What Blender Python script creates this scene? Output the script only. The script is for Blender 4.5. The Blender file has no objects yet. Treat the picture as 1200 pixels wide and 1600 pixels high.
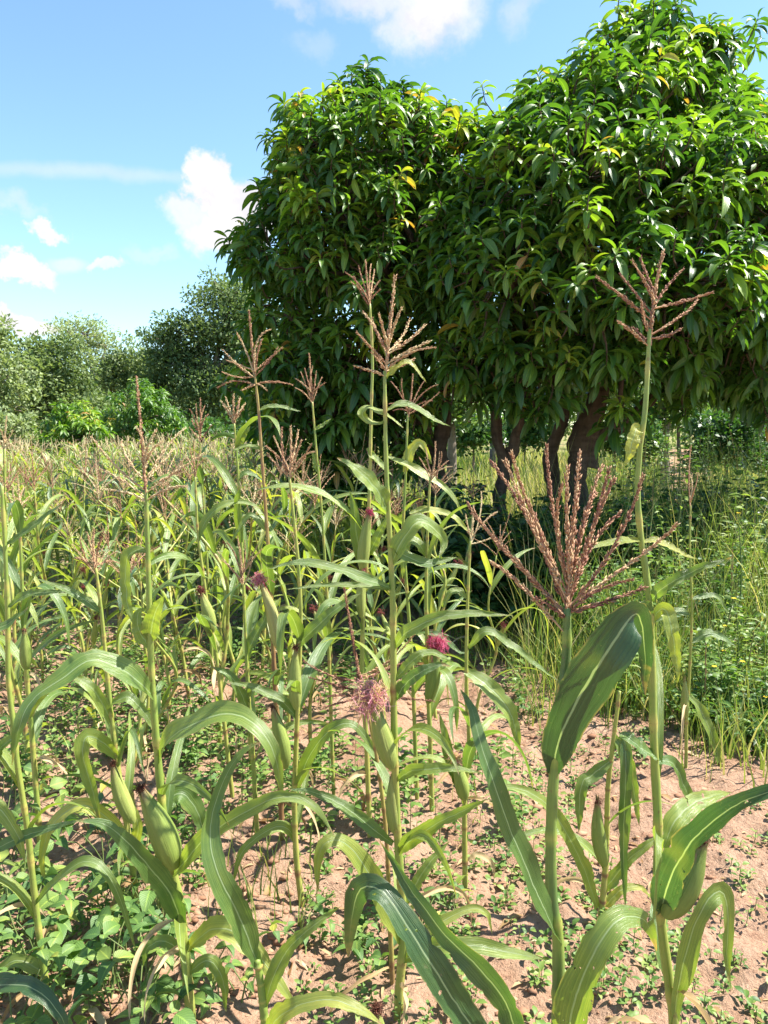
import bpy, math, random
import numpy as np
from mathutils import Vector, Matrix

R_ = np.random.RandomState(7)
random.seed(7)
rad = math.radians
scene = bpy.context.scene
COL = scene.collection

# ------------------------------------------------------------------ camera
F = 1155.0
CAM_H = 1.6
PITCH = rad(6.67)
cam_d = bpy.data.cameras.new('camera')
cam = bpy.data.objects.new('camera', cam_d)
COL.objects.link(cam)
cam.location = (0, 0, CAM_H)
cam.rotation_euler = (rad(90) - PITCH, 0, 0)
cam_d.sensor_fit = 'VERTICAL'
cam_d.sensor_height = 36.0
cam_d.lens = 36.0 * F / 1600.0
cam_d.clip_start = 0.05
cam_d.clip_end = 2000.0
scene.camera = cam

# ------------------------------------------------------------------ sun, sky, exposure
SUN_AZ, SUN_EL = rad(81), rad(56)
sun_vec = Vector((math.cos(SUN_EL) * math.sin(SUN_AZ), math.cos(SUN_EL) * math.cos(SUN_AZ), math.sin(SUN_EL)))
sd = bpy.data.lights.new('sun', 'SUN')
sd.energy = 5.0
sd.angle = rad(0.53)
sd.color = (1.0, 0.95, 0.86)
so = bpy.data.objects.new('sun', sd)
so.rotation_euler = (-sun_vec).to_track_quat('-Z', 'Y').to_euler()
so.location = (20, 5, 30)
COL.objects.link(so)

scene.view_settings.view_transform = 'Standard'
scene.view_settings.look = 'None'
scene.view_settings.gamma = 1.0
scene.view_settings.use_curve_mapping = False
scene.view_settings.exposure = 1.6

scene.cycles.max_bounces = 8
scene.cycles.diffuse_bounces = 3
scene.cycles.glossy_bounces = 2
scene.cycles.transmission_bounces = 4
scene.cycles.transparent_max_bounces = 8
scene.cycles.caustics_reflective = False
scene.cycles.caustics_refractive = False
scene.cycles.use_denoising = True

cp, sp = math.cos(PITCH), math.sin(PITCH)
def ray(px, py):
    dx, dz = (px - 600.0) / F, -(py - 800.0) / F
    return np.array([dx, cp + dz * sp, -sp + dz * cp])
def at(px, py, Y):
    d = ray(px, py)
    return np.array([0, 0, CAM_H]) + d * (Y / d[1])
def on_ground(px, py):
    d = ray(px, py)
    return np.array([0, 0, CAM_H]) + d * (CAM_H / -d[2])
def project(P):
    P = np.atleast_2d(P)
    x, y, z = P[:, 0], P[:, 1], P[:, 2] - CAM_H
    fw = y * cp - z * sp
    up = y * sp + z * cp
    fw = np.where(np.abs(fw) < 1e-6, 1e-6, fw)
    return np.stack([600 + F * x / fw, 800 - F * up / fw, fw], 1)

# ------------------------------------------------------------------ node helpers
class NT:
    def __init__(s, tree):
        s.t = tree; s.n = tree.nodes; s.l = tree.links
    def new(s, ty, **kw):
        n = s.n.new(ty)
        for k, v in kw.items():
            setattr(n, k, v)
        return n
    def put(s, sock, v):
        if hasattr(v, 'is_output') or isinstance(v, bpy.types.NodeSocket):
            s.l.new(v, sock)
        elif v is not None:
            if isinstance(v, (tuple, list)) and len(v) == 3 and sock.type == 'RGBA':
                v = (*v, 1.0)
            sock.default_value = v
    def math(s, op, a, b=None, c=None, clamp=False):
        n = s.new('ShaderNodeMath', operation=op, use_clamp=clamp)
        s.put(n.inputs[0], a)
        if b is not None: s.put(n.inputs[1], b)
        if c is not None: s.put(n.inputs[2], c)
        return n.outputs[0]
    def vmath(s, op, a, b=None):
        n = s.new('ShaderNodeVectorMath', operation=op)
        s.put(n.inputs[0], a)
        if b is not None: s.put(n.inputs[1], b)
        return n.outputs['Value' if op in ('DOT_PRODUCT', 'LENGTH') else 'Vector']
    def smooth(s, v, a, b, lo=0.0, hi=1.0):
        n = s.new('ShaderNodeMapRange', interpolation_type='SMOOTHSTEP')
        s.put(n.inputs['Value'], v); n.inputs['From Min'].default_value = a; n.inputs['From Max'].default_value = b
        n.inputs['To Min'].default_value = lo; n.inputs['To Max'].default_value = hi
        return n.outputs[0]
    def mix(s, f, a, b, blend='MIX'):
        n = s.new('ShaderNodeMix', data_type='RGBA', blend_type=blend)
        s.put(n.inputs[0], f); s.put(n.inputs[6], a); s.put(n.inputs[7], b)
        return n.outputs[2]
    def ramp(s, f, stops):
        n = s.new('ShaderNodeValToRGB')
        cr = n.color_ramp
        while len(cr.elements) < len(stops): cr.elements.new(0.5)
        for e, (p, c) in zip(cr.elements, stops):
            e.position = p; e.color = (*c, 1)
        s.put(n.inputs[0], f)
        return n.outputs[0]
    def noise(s, vec, scale, detail=3.0, rough=0.55, col=False, dim='3D'):
        n = s.new('ShaderNodeTexNoise', noise_dimensions=dim)
        if vec is not None: s.put(n.inputs['Vector'], vec)
        n.inputs['Scale'].default_value = scale; n.inputs['Detail'].default_value = detail
        n.inputs['Roughness'].default_value = rough
        return n.outputs['Color' if col else 'Fac']

# ------------------------------------------------------------------ world: sky with clouds
world = bpy.data.worlds.new('World')
scene.world = world
world.use_nodes = True
w = NT(world.node_tree)
w.n.clear()
sky = w.new('ShaderNodeTexSky', sky_type='NISHITA')
sky.sun_disc = False
sky.sun_elevation = SUN_EL
sky.sun_rotation = SUN_AZ
sky.air_density = 1.0
sky.dust_density = 0.15
sky.ozone_density = 1.6
bg_sky = w.new('ShaderNodeBackground')
w.put(bg_sky.inputs['Color'], w.mix(1.0, sky.outputs[0], (0.97, 1.10, 1.12), 'MULTIPLY'))
bg_sky.inputs['Strength'].default_value = 0.087
tc = w.new('ShaderNodeTexCoord')
dirv = tc.outputs['Generated']
n1 = w.noise(dirv, 9.0, 6.0, 0.6, col=True)
n2 = w.noise(dirv, 34.0, 4.0, 0.6, col=True)
off = w.vmath('ADD', w.vmath('MULTIPLY', w.vmath('SUBTRACT', n1, (0.5, 0.5, 0.5)), (0.10, 0.10, 0.10)),
              w.vmath('MULTIPLY', w.vmath('SUBTRACT', n2, (0.5, 0.5, 0.5)), (0.045, 0.045, 0.045)))
dw = w.vmath('ADD', dirv, off)
dwc = w.vmath('ADD', dirv, w.vmath('MULTIPLY', w.vmath('SUBTRACT', n1, (0.5, 0.5, 0.5)), (0.03, 0.03, 0.03)))
CLOUDS = [  # px, py, rx, ry, strength, softness, tilt
    (328, 290, 44, 54, 1.0, .2, 0), (372, 335, 66, 56, 1.0, .22, 0), (340, 365, 58, 40, .97, .35, 0), (290, 345, 34, 28, .8, .5, 0),
    (672, 20, 72, 52, .95, .6, -20), (620, -10, 90, 30, .7, .6, 0), (812, 12, 24, 36, .38, .8, 0), (482, 82, 26, 18, .18, .9, 0), (465, 2, 26, 16, .35, .8, 0),
    (78, 358, 30, 12, .85, .35, 0), (40, 418, 40, 14, .9, .35, 0), (165, 420, 28, 11, .75, .35, 0), (105, 414, 28, 10, .5, .5, 0),
    (48, 500, 36, 19, 1.0, .2, 0), (232, 405, 26, 12, .3, .8, 0),
    (130, 270, 190, 9, .34, .9, 4), (22, 322, 34, 12, .34, .9, -15), 
    (-300, 380, 160, 60, .9, .5, 0), (-500, 200, 120, 50, .8, .6, 0), (1500, 260, 140, 60, .9, .5, 0), (1750, 420, 120, 40, .8, .5, 0),
]
dens = None
for (px, py, rx, ry, st, sf, tilt) in CLOUDS:
    c = ray(px, py); L = np.linalg.norm(c); c /= L
    u = np.cross(c, [0, 0, 1.0]); u /= np.linalg.norm(u)
    v = np.cross(u, c)
    a = rad(tilt); u, v = u * math.cos(a) + v * math.sin(a), -u * math.sin(a) + v * math.cos(a)
    q = w.vmath('SUBTRACT', dw if ry > 10 else dwc, tuple(c))
    k = F * L
    x = w.vmath('DOT_PRODUCT', q, tuple(u * (k / rx)))
    y = w.vmath('DOT_PRODUCT', q, tuple(v * (k / ry)))
    z = w.vmath('DOT_PRODUCT', q, tuple(c * 3.0))
    r = w.math('SQRT', w.math('ADD', w.math('ADD', w.math('MULTIPLY', x, x), w.math('MULTIPLY', y, y)), w.math('MULTIPLY', z, z)))
    d = w.smooth(r, 1 + sf, 1 - sf, 0.0, st)
    dens = d if dens is None else w.math('MAXIMUM', dens, d)
cn = w.noise(dw, 16.0, 5.0, 0.6)
ccol = w.ramp(cn, [(0.35, (0.86, 0.84, 0.90)), (0.6, (1.0, 0.985, 0.965))])
bg_c = w.new('ShaderNodeBackground')
w.put(bg_c.inputs['Color'], ccol)
bg_c.inputs['Strength'].default_value = 0.37
mx = w.new('ShaderNodeMixShader')
w.put(mx.inputs[0], dens); w.l.new(bg_sky.outputs[0], mx.inputs[1]); w.l.new(bg_c.outputs[0], mx.inputs[2])
wo = w.new('ShaderNodeOutputWorld')
w.l.new(mx.outputs[0], wo.inputs['Surface'])

# ------------------------------------------------------------------ materials
def base_mat(name):
    m = bpy.data.materials.new(name)
    m.use_nodes = True
    t = NT(m.node_tree)
    t.n.clear()
    out = t.new('ShaderNodeOutputMaterial')
    a = t.new('ShaderNodeAttribute'); a.attribute_name = 'uvt'
    s = t.new('ShaderNodeSeparateXYZ'); t.l.new(a.outputs['Vector'], s.inputs[0])
    oi = t.new('ShaderNodeObjectInfo')
    return m, t, out, s.outputs[0], s.outputs[1], s.outputs[2], oi.outputs['Random'], a.outputs['Vector']

def principled(t, col, rough=0.5, spec=0.5, bump=None, bs=0.3, bd=0.002):
    p = t.new('ShaderNodeBsdfPrincipled')
    t.put(p.inputs['Base Color'], col); t.put(p.inputs['Roughness'], rough)
    p.inputs['Specular IOR Level'].default_value = spec
    if bump is not None:
        b = t.new('ShaderNodeBump'); b.inputs['Strength'].default_value = bs; b.inputs['Distance'].default_value = bd
        t.put(b.inputs['Height'], bump); t.l.new(b.outputs[0], p.inputs['Normal'])
    return p

def leafy(t, out, col, rough, spec, trans=0.35, gain=(1.5, 1.7, 0.7), bump=None, bs=0.3, bd=0.002, hole=None):
    p = principled(t, col, rough, spec, bump, bs, bd)
    tr = t.new('ShaderNodeBsdfTranslucent')
    t.put(tr.inputs['Color'], t.mix(1.0, col, gain, 'MULTIPLY'))
    m = t.new('ShaderNodeMixShader'); m.inputs[0].default_value = trans
    t.l.new(p.outputs[0], m.inputs[1]); t.l.new(tr.outputs[0], m.inputs[2])
    res = m.outputs[0]
    if hole is not None:
        tp = t.new('ShaderNodeBsdfTransparent')
        m2 = t.new('ShaderNodeMixShader'); t.put(m2.inputs[0], hole)
        t.l.new(res, m2.inputs[1]); t.l.new(tp.outputs[0], m2.inputs[2])
        res = m2.outputs[0]
    t.l.new(res, out.inputs['Surface'])

def maize_leaf_mat(name, holes=False, vein=1.0):
    m, t, out, u, v, tint, rnd, vec = base_mat(name)
    geo = t.new('ShaderNodeNewGeometry')
    pos = geo.outputs['Position']
    n = t.noise(pos, 14.0, 4.0, 0.6)
    f = t.math('ADD', tint, t.math('ADD', t.math('MULTIPLY', t.math('SUBTRACT', n, 0.5), 0.5), t.math('MULTIPLY', t.math('SUBTRACT', rnd, 0.5), 0.22)), clamp=True)
    col = t.ramp(f, [(0.0, (0.028, 0.072, 0.024)), (0.35, (0.080, 0.150, 0.036)), (0.7, (0.175, 0.248, 0.047)), (1.0, (0.30, 0.33, 0.065))])
    cx = t.new('ShaderNodeCombineXYZ')
    t.put(cx.inputs[0], t.math('MULTIPLY', u, 26.0)); t.put(cx.inputs[1], t.math('MULTIPLY', v, 1.2)); t.put(cx.inputs[2], t.math('MULTIPLY', rnd, 40.0))
    vn = t.noise(cx.outputs[0], 1.0, 3.0, 0.7)
    col = t.mix(t.smooth(vn, 0.42, 0.68, 0.0, 0.7), col, t.mix(1.0, col, (1.8, 1.5, 1.6), 'MULTIPLY'))
    au = t.math('ABSOLUTE', t.math('SUBTRACT', u, 0.5))
    rib = t.math('MULTIPLY', t.smooth(au, 0.034, 0.014), t.smooth(v, 1.0, 0.75))
    col = t.mix(t.math('MULTIPLY', rib, 0.7), col, (0.33, 0.42, 0.25))
    blot = t.math('MULTIPLY', t.smooth(t.noise(pos, 5.5, 2.0), 0.60, 0.74), 0.3)
    col = t.mix(blot, col, (0.24, 0.27, 0.06))
    edge = t.math('MULTIPLY', t.smooth(au, 0.44, 0.5), t.smooth(t.noise(pos, 30.0, 2.0), 0.45, 0.65))
    col = t.mix(t.math('MULTIPLY', edge, 0.7), col, (0.33, 0.26, 0.11))
    tip = t.smooth(t.math('ADD', v, t.math('MULTIPLY', t.math('SUBTRACT', t.noise(pos, 22.0, 3.0), 0.5), 0.35)), 0.93, 1.02)
    col = t.mix(tip, col, (0.30, 0.21, 0.09))
    sp_ = t.smooth(t.noise(pos, 120.0, 1.0), 0.70, 0.76)
    col = t.mix(t.math('MULTIPLY', sp_, 0.15), col, (0.36, 0.35, 0.16))
    hole = None
    if holes:
        h = t.math('MULTIPLY', t.smooth(t.noise(pos, 60.0, 2.0), 0.665, 0.675), t.smooth(t.noise(pos, 6.0, 1.0), 0.50, 0.56))
        hole = t.math('MULTIPLY', h, t.smooth(au, 0.03, 0.06))
    leafy(t, out, col, t.smooth(vn, 0.3, 0.7, 0.27, 0.46), 0.75, 0.36, (1.95, 1.95, 0.65), bump=vn, bs=0.6 * vein, bd=0.004, hole=hole)
    return m

def simple_leaf_mat(name, stops, rough=0.4, spec=0.5, trans=0.3, gain=(1.6, 1.8, 0.7), island=0.35, vein=False, nscale=3.0):
    m, t, out, u, v, tint, rnd, vec = base_mat(name)
    geo = t.new('ShaderNodeNewGeometry')
    f = t.math('ADD', tint, t.math('MULTIPLY', t.math('SUBTRACT', geo.outputs['Random Per Island'], 0.5), island))
    f = t.math('ADD', f, t.math('MULTIPLY', t.math('SUBTRACT', rnd, 0.5), 0.12), clamp=True)
    col = t.ramp(f, stops)
    bump = None
    if vein:
        au = t.math('ABSOLUTE', t.math('SUBTRACT', u, 0.5))
        rib = t.smooth(au, 0.07, 0.02)
        ang = t.math('SUBTRACT', t.math('MULTIPLY', v, 70.0), t.math('MULTIPLY', au, 40.0))
        sv = t.math('SINE', ang)
        col = t.mix(t.math('MULTIPLY', rib, 0.6), col, t.mix(1.0, col, (2.4, 2.0, 1.6), 'MULTIPLY'))
        col = t.mix(t.smooth(sv, 0.75, 1.0, 0.0, 0.25), col, t.mix(1.0, col, (1.8, 1.6, 1.4), 'MULTIPLY'))
        bump = sv
    leafy(t, out, col, rough, spec, trans, gain, bump=bump, bs=0.25, bd=0.002)
    return m

def stalk_mat():
    m, t, out, u, v, tint, rnd, vec = base_mat('maize_stalk')
    geo = t.new('ShaderNodeNewGeometry'); pos = geo.outputs['Position']
    n = t.noise(pos, 9.0, 3.0)
    f = t.math('ADD', tint, t.math('MULTIPLY', t.math('SUBTRACT', n, 0.5), 0.7), clamp=True)
    col = t.ramp(f, [(0.0, (0.06, 0.13, 0.04)), (0.4, (0.21, 0.29, 0.055)), (0.75, (0.38, 0.36, 0.09)), (1.0, (0.24, 0.13, 0.06))])
    cx = t.new('ShaderNodeCombineXYZ')
    t.put(cx.inputs[0], t.math('MULTIPLY', u, 14.0)); t.put(cx.inputs[1], t.math('MULTIPLY', v, 6.0)); t.put(cx.inputs[2], rnd)
    vn = t.noise(cx.outputs[0], 1.5, 3.0, 0.7)
    col = t.mix(t.smooth(vn, 0.4, 0.75, 0.0, 0.5), col, t.mix(1.0, col, (1.5, 1.4, 1.3), 'MULTIPLY'))
    sp_ = t.smooth(t.noise(pos, 70.0, 2.0), 0.62, 0.72)
    col = t.mix(t.math('MULTIPLY', sp_, 0.5), col, (0.18, 0.09, 0.045))
    leafy(t, out, col, 0.42, 0.5, 0.12, (1.4, 1.5, 0.7), bump=vn, bs=0.4, bd=0.002)
    return m

def ramp_mat(name, stops, rough=0.7, spec=0.3, nscale=40.0, namp=0.5, trans=0.0, gain=(1.2, 1.1, 0.9)):
    m, t, out, u, v, tint, rnd, vec = base_mat(name)
    geo = t.new('ShaderNodeNewGeometry')
    n = t.noise(geo.outputs['Position'], nscale, 3.0)
    f = t.math('ADD', tint, t.math('MULTIPLY', t.math('SUBTRACT', n, 0.5), namp))
    f = t.math('ADD', f, t.math('MULTIPLY', t.math('SUBTRACT', geo.outputs['Random Per Island'], 0.5), 0.3), clamp=True)
    col = t.ramp(f, stops)
    if trans:
        leafy(t, out, col, rough, spec, trans, gain)
    else:
        p = principled(t, col, rough, spec, n, 0.3, 0.003)
        t.l.new(p.outputs[0], out.inputs['Surface'])
    return m

def husk_mat():
    m, t, out, u, v, tint, rnd, vec = base_mat('maize_husk')
    cx = t.new('ShaderNodeCombineXYZ')
    t.put(cx.inputs[0], t.math('MULTIPLY', u, 45.0)); t.put(cx.inputs[1], t.math('MULTIPLY', v, 1.0)); t.put(cx.inputs[2], t.math('MULTIPLY', rnd, 30.0))
    vn = t.noise(cx.outputs[0], 1.0, 4.0, 0.7)
    f = t.math('ADD', tint, t.math('MULTIPLY', t.math('SUBTRACT', vn, 0.5), 0.6), clamp=True)
    col = t.ramp(f, [(0.0, (0.10, 0.17, 0.035)), (0.45, (0.24, 0.31, 0.065)), (0.8, (0.38, 0.40, 0.12)), (1.0, (0.42, 0.34, 0.16))])
    col = t.mix(t.smooth(t.math('ADD', v, t.math('MULTIPLY', vn, 0.2)), 0.92, 1.08), col, (0.28, 0.20, 0.09))
    leafy(t, out, col, 0.5, 0.4, 0.15, (1.4, 1.4, 0.7), bump=vn, bs=0.6, bd=0.004)
    return m

def bark_mat(name, c0, c1, sc=1.0):
    m, t, out, u, v, tint, rnd, vec = base_mat(name)
    geo = t.new('ShaderNodeNewGeometry'); pos = geo.outputs['Position']
    st = t.vmath('MULTIPLY', pos, (14.0 * sc, 14.0 * sc, 5.0 * sc))
    n = t.noise(st, 1.0, 6.0, 0.65)
    rings = t.noise(t.vmath('MULTIPLY', pos, (4.0 * sc, 4.0 * sc, 26.0 * sc)), 1.0, 3.0)
    h = t.math('ADD', n, t.math('MULTIPLY', rings, 0.6))
    col = t.ramp(t.math('MULTIPLY', h, 0.65), [(0.32, c0), (0.5, tuple(0.5 * (a + b) for a, b in zip(c0, c1))), (0.72, c1)])
    p = principled(t, col, 0.85, 0.2, h, 0.9, 0.02)
    t.l.new(p.outputs[0], out.inputs['Surface'])
    return m

def soil_mat():
    m, t, out, u, v, tint, rnd, vec = base_mat('sandy_soil')
    geo = t.new('ShaderNodeNewGeometry'); pos = geo.outputs['Position']
    n0 = t.noise(pos, 0.8, 3.0)
    n1_ = t.noise(pos, 5.0, 5.0, 0.6)
    n2_ = t.noise(pos, 42.0, 5.0, 0.7)
    n3_ = t.noise(pos, 260.0, 3.0, 0.7)
    col = t.ramp(n1_, [(0.25, (0.29, 0.162, 0.098)), (0.5, (0.410, 0.260, 0.175)), (0.75, (0.46, 0.31, 0.215))])
    col = t.mix(t.smooth(n2_, 0.50, 0.66, 0.0, 0.6), col, (0.24, 0.125, 0.078))
    col = t.mix(t.smooth(n0, 0.5, 0.7, 0.0, 0.35), col, (0.45, 0.285, 0.185))
    col = t.mix(t.smooth(n3_, 0.62, 0.75, 0.0, 0.35), col, (0.24, 0.15, 0.10))
    # far ground is short grass seen at a low angle
    sx = t.new('ShaderNodeSeparateXYZ'); t.put(sx.inputs[0], pos)
    gm = t.math('MULTIPLY', t.smooth(sx.outputs[1], 5.0, 9.0), t.smooth(t.noise(pos, 0.6, 4.0, 0.6), 0.36, 0.5))
    col = t.mix(gm, col, t.ramp(t.noise(pos, 3.0, 5.0, 0.7), [(0.35, (0.10, 0.13, 0.035)), (0.65, (0.24, 0.23, 0.08))]))
    h = t.math('ADD', t.math('ADD', t.math('MULTIPLY', n2_, 1.0), t.math('MULTIPLY', n1_, 2.0)), t.math('MULTIPLY', n3_, 0.25))
    p = principled(t, col, 0.95, 0.1, h, 0.9, 0.035)
    t.l.new(p.outputs[0], out.inputs['Surface'])
    return m

M = {}
M['leaf'] = maize_leaf_mat('maize_leaf')
M['leaf_eaten'] = maize_leaf_mat('maize_leaf_eaten', holes=True)
M['stalk'] = stalk_mat()
M['tassel'] = ramp_mat('maize_tassel', [(0.0, (0.16, 0.06, 0.05)), (0.3, (0.33, 0.165, 0.105)), (0.6, (0.50, 0.315, 0.18)), (0.85, (0.58, 0.44, 0.25)), (1.0, (0.64, 0.55, 0.33))], 0.75, 0.25, 60.0, 0.5, 0.18)
M['husk'] = husk_mat()
M['silk'] = ramp_mat('maize_silk', [(0.0, (0.09, 0.035, 0.02)), (0.3, (0.20, 0.07, 0.04)), (0.55, (0.56, 0.04, 0.15)), (0.8, (0.80, 0.38, 0.45)), (1.0, (0.62, 0.48, 0.16))], 0.6, 0.3, 90.0, 0.15, 0.25)
M['dry'] = ramp_mat('dry_leaf', [(0.0, (0.20, 0.11, 0.045)), (0.5, (0.40, 0.28, 0.14)), (1.0, (0.55, 0.44, 0.26))], 0.7, 0.2, 20.0, 0.6, 0.3)
MANGO = [(0.0, (0.016, 0.052, 0.013)), (0.35, (0.050, 0.118, 0.021)), (0.65, (0.120, 0.215, 0.028)), (0.85, (0.20, 0.30, 0.03)), (0.96, (0.32, 0.33, 0.045)), (1.0, (0.36, 0.20, 0.06))]
M['mango'] = simple_leaf_mat('mango_leaf', MANGO, 0.40, 0.5, 0.30, (1.7, 2.0, 0.6), 0.25, True)
M['bean'] = simple_leaf_mat('bean_leaf', [(0.0, (0.04, 0.10, 0.03)), (0.5, (0.105, 0.195, 0.045)), (0.85, (0.20, 0.27, 0.055)), (1.0, (0.36, 0.33, 0.06))], 0.5, 0.45, 0.32, (1.6, 1.8, 0.7), 0.4, True)
M['weed'] = simple_leaf_mat('weed_leaf', [(0.0, (0.035, 0.09, 0.022)), (0.5, (0.11, 0.20, 0.04)), (1.0, (0.25, 0.31, 0.085))], 0.5, 0.4, 0.33, (1.6, 1.8, 0.7), 0.6)
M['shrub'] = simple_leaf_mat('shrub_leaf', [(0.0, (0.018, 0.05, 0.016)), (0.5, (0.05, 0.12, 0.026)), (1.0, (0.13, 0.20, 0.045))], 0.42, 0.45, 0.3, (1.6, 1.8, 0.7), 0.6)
M['far_tree'] = simple_leaf_mat('far_tree_leaf_hazed', [(0.0, (0.05, 0.085, 0.036)), (0.4, (0.11, 0.165, 0.06)), (0.7, (0.19, 0.245, 0.10)), (1.0, (0.30, 0.35, 0.19))], 0.65, 0.2, 0.32, (1.4, 1.5, 0.7), 0.4)  # greens lightened and greyed, distance haze put into the leaf colour
M['grass'] = simple_leaf_mat('grass_blade', [(0.0, (0.035, 0.085, 0.022)), (0.4, (0.12, 0.20, 0.04)), (0.7, (0.27, 0.31, 0.085)), (1.0, (0.50, 0.42, 0.21))], 0.5, 0.35, 0.35, (1.5, 1.6, 0.7), 0.5)
M['stem'] = ramp_mat('green_stem', [(0.0, (0.06, 0.10, 0.03)), (0.6, (0.16, 0.20, 0.06)), (1.0, (0.22, 0.14, 0.07))], 0.6, 0.3, 20.0, 0.5)
M['bark'] = bark_mat('mango_bark', (0.036, 0.025, 0.018), (0.155, 0.112, 0.08))
M['bark_far'] = bark_mat('pale_bark', (0.09, 0.07, 0.055), (0.27, 0.22, 0.17), 0.6)
M['soil'] = soil_mat()
M['path'] = ramp_mat('path_sand', [(0.0, (0.30, 0.18, 0.115)), (0.5, (0.42, 0.265, 0.175)), (1.0, (0.50, 0.34, 0.235))], 0.95, 0.1, 2.5, 0.8)
M['clod'] = ramp_mat('soil_clod', [(0.0, (0.22, 0.115, 0.07)), (0.5, (0.30, 0.17, 0.105)), (1.0, (0.38, 0.23, 0.145))], 0.95, 0.1, 60.0, 0.5)
M['flower'] = ramp_mat('yellow_petal', [(0.0, (0.75, 0.50, 0.02)), (1.0, (0.85, 0.62, 0.05))], 0.5, 0.3, 20.0, 0.4)
M['pod'] = ramp_mat('bean_pod', [(0.0, (0.14, 0.24, 0.05)), (1.0, (0.30, 0.36, 0.10))], 0.5, 0.4, 20.0, 0.4)

# ------------------------------------------------------------------ mesh helpers
class Geo:
    def __init__(s):
        s.v = []; s.q = []; s.t = []; s.a = []; s.n = 0
    def add(s, v, q=None, t=None, a=None):
        v = np.asarray(v, dtype=np.float64)
        if a is None: a = np.zeros((len(v), 3))
        s.v.append(v); s.a.append(np.asarray(a, dtype=np.float64))
        if q is not None and len(q): s.q.append(np.asarray(q, dtype=np.int64) + s.n)
        if t is not None and len(t): s.t.append(np.asarray(t, dtype=np.int64) + s.n)
        s.n += len(v)
    def merge(s, g, f=None):
        for k, v in enumerate(g.v): pass
        if not g.v: return
        V = np.concatenate(g.v); A = np.concatenate(g.a)
        if f is not None: V = f(V)
        s.add(V, np.concatenate(g.q) if g.q else None, np.concatenate(g.t) if g.t else None, A)
    def mesh(s, name, mat, origin=(0, 0, 0), smooth=True):
        me = bpy.data.meshes.new(name)
        V = np.concatenate(s.v) - np.asarray(origin)
        A = np.concatenate(s.a)
        Q = np.concatenate(s.q) if s.q else np.zeros((0, 4), np.int64)
        T = np.concatenate(s.t) if s.t else np.zeros((0, 3), np.int64)
        me.vertices.add(len(V)); me.vertices.foreach_set('co', V.astype(np.float32).ravel())
        nl = len(Q) * 4 + len(T) * 3
        me.loops.add(nl)
        me.loops.foreach_set('vertex_index', np.concatenate([Q.ravel(), T.ravel()]).astype(np.int32))
        me.polygons.add(len(Q) + len(T))
        st = np.concatenate([np.arange(len(Q)) * 4, len(Q) * 4 + np.arange(len(T)) * 3]).astype(np.int32)
        me.polygons.foreach_set('loop_start', st)
        if smooth: me.polygons.foreach_set('use_smooth', np.ones(len(st), dtype=bool))
        at_ = me.attributes.new('uvt', 'FLOAT_VECTOR', 'POINT')
        at_.data.foreach_set('vector', A.astype(np.float32).ravel())
        me.update(calc_edges=True)
        if isinstance(mat, (list, tuple)):
            for m in mat: me.materials.append(m)
        else:
            me.materials.append(mat)
        return me

def link(name, me, parent=None, loc=(0, 0, 0)):
    o = bpy.data.objects.new(name, me)
    COL.objects.link(o)
    o.location = loc
    if parent is not None: o.parent = parent
    return o
def part(name, g, mat, parent=None, origin=(0, 0, 0), smooth=True):
    """one mesh object; with a parent the geometry is given in world space and shifted to the parent's base"""
    return link(name, g.mesh(name, mat, origin, smooth), parent, (0, 0, 0) if parent is not None else origin)
def tag(o, label, cat, group=None):
    o['label'] = label; o['category'] = cat
    if group: o['group'] = group
    return o
def empty(name, loc, label=None, cat=None, group=None):
    o = bpy.data.objects.new(name, None)
    COL.objects.link(o); o.location = tuple(loc)
    o.empty_display_size = 0.1
    if label: tag(o, label, cat, group)
    return o
KIDS = {}
def children(o):
    return list(o.children)
def copy_tree(o, parent=None):
    c = o.copy(); COL.objects.link(c)
    if parent is not None: c.parent = parent
    for ch in KIDS.get(o.name) or children(o):
        copy_tree(ch, c)
    return c

def nrm(a):
    a = np.asarray(a, float)
    return a / np.maximum(np.linalg.norm(a, axis=-1, keepdims=True), 1e-9)

def catmull(P, n):
    P = np.asarray(P, float)
    if len(P) == 2: return P[0] + (P[1] - P[0]) * np.linspace(0, 1, n)[:, None]
    Q = np.vstack([2 * P[0] - P[1], P, 2 * P[-1] - P[-2]])
    out = []
    m = 12
    for i in range(1, len(Q) - 2):
        t = np.linspace(0, 1, m, endpoint=False)[:, None]
        p0, p1, p2, p3 = Q[i - 1], Q[i], Q[i + 1], Q[i + 2]
        out.append(0.5 * (2 * p1 + (p2 - p0) * t + (2 * p0 - 5 * p1 + 4 * p2 - p3) * t * t + (3 * p1 - p0 - 3 * p2 + p3) * t ** 3))
    out.append(P[-1:])
    C = np.vstack(out)
    s = np.concatenate([[0], np.cumsum(np.linalg.norm(np.diff(C, axis=0), axis=1))])
    x = np.linspace(0, s[-1], n)
    return np.stack([np.interp(x, s, C[:, k]) for k in range(3)], 1)

def grid_quads(r, c, wrap=False):
    i = np.arange(r - 1)[:, None]; j = np.arange(c if wrap else c - 1)[None, :]
    j2 = (j + 1) % c
    a = i * c + j; b = i * c + j2; d = (i + 1) * c + j; e = (i + 1) * c + j2
    return np.stack([a, b, e, d], -1).reshape(-1, 4)

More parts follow.
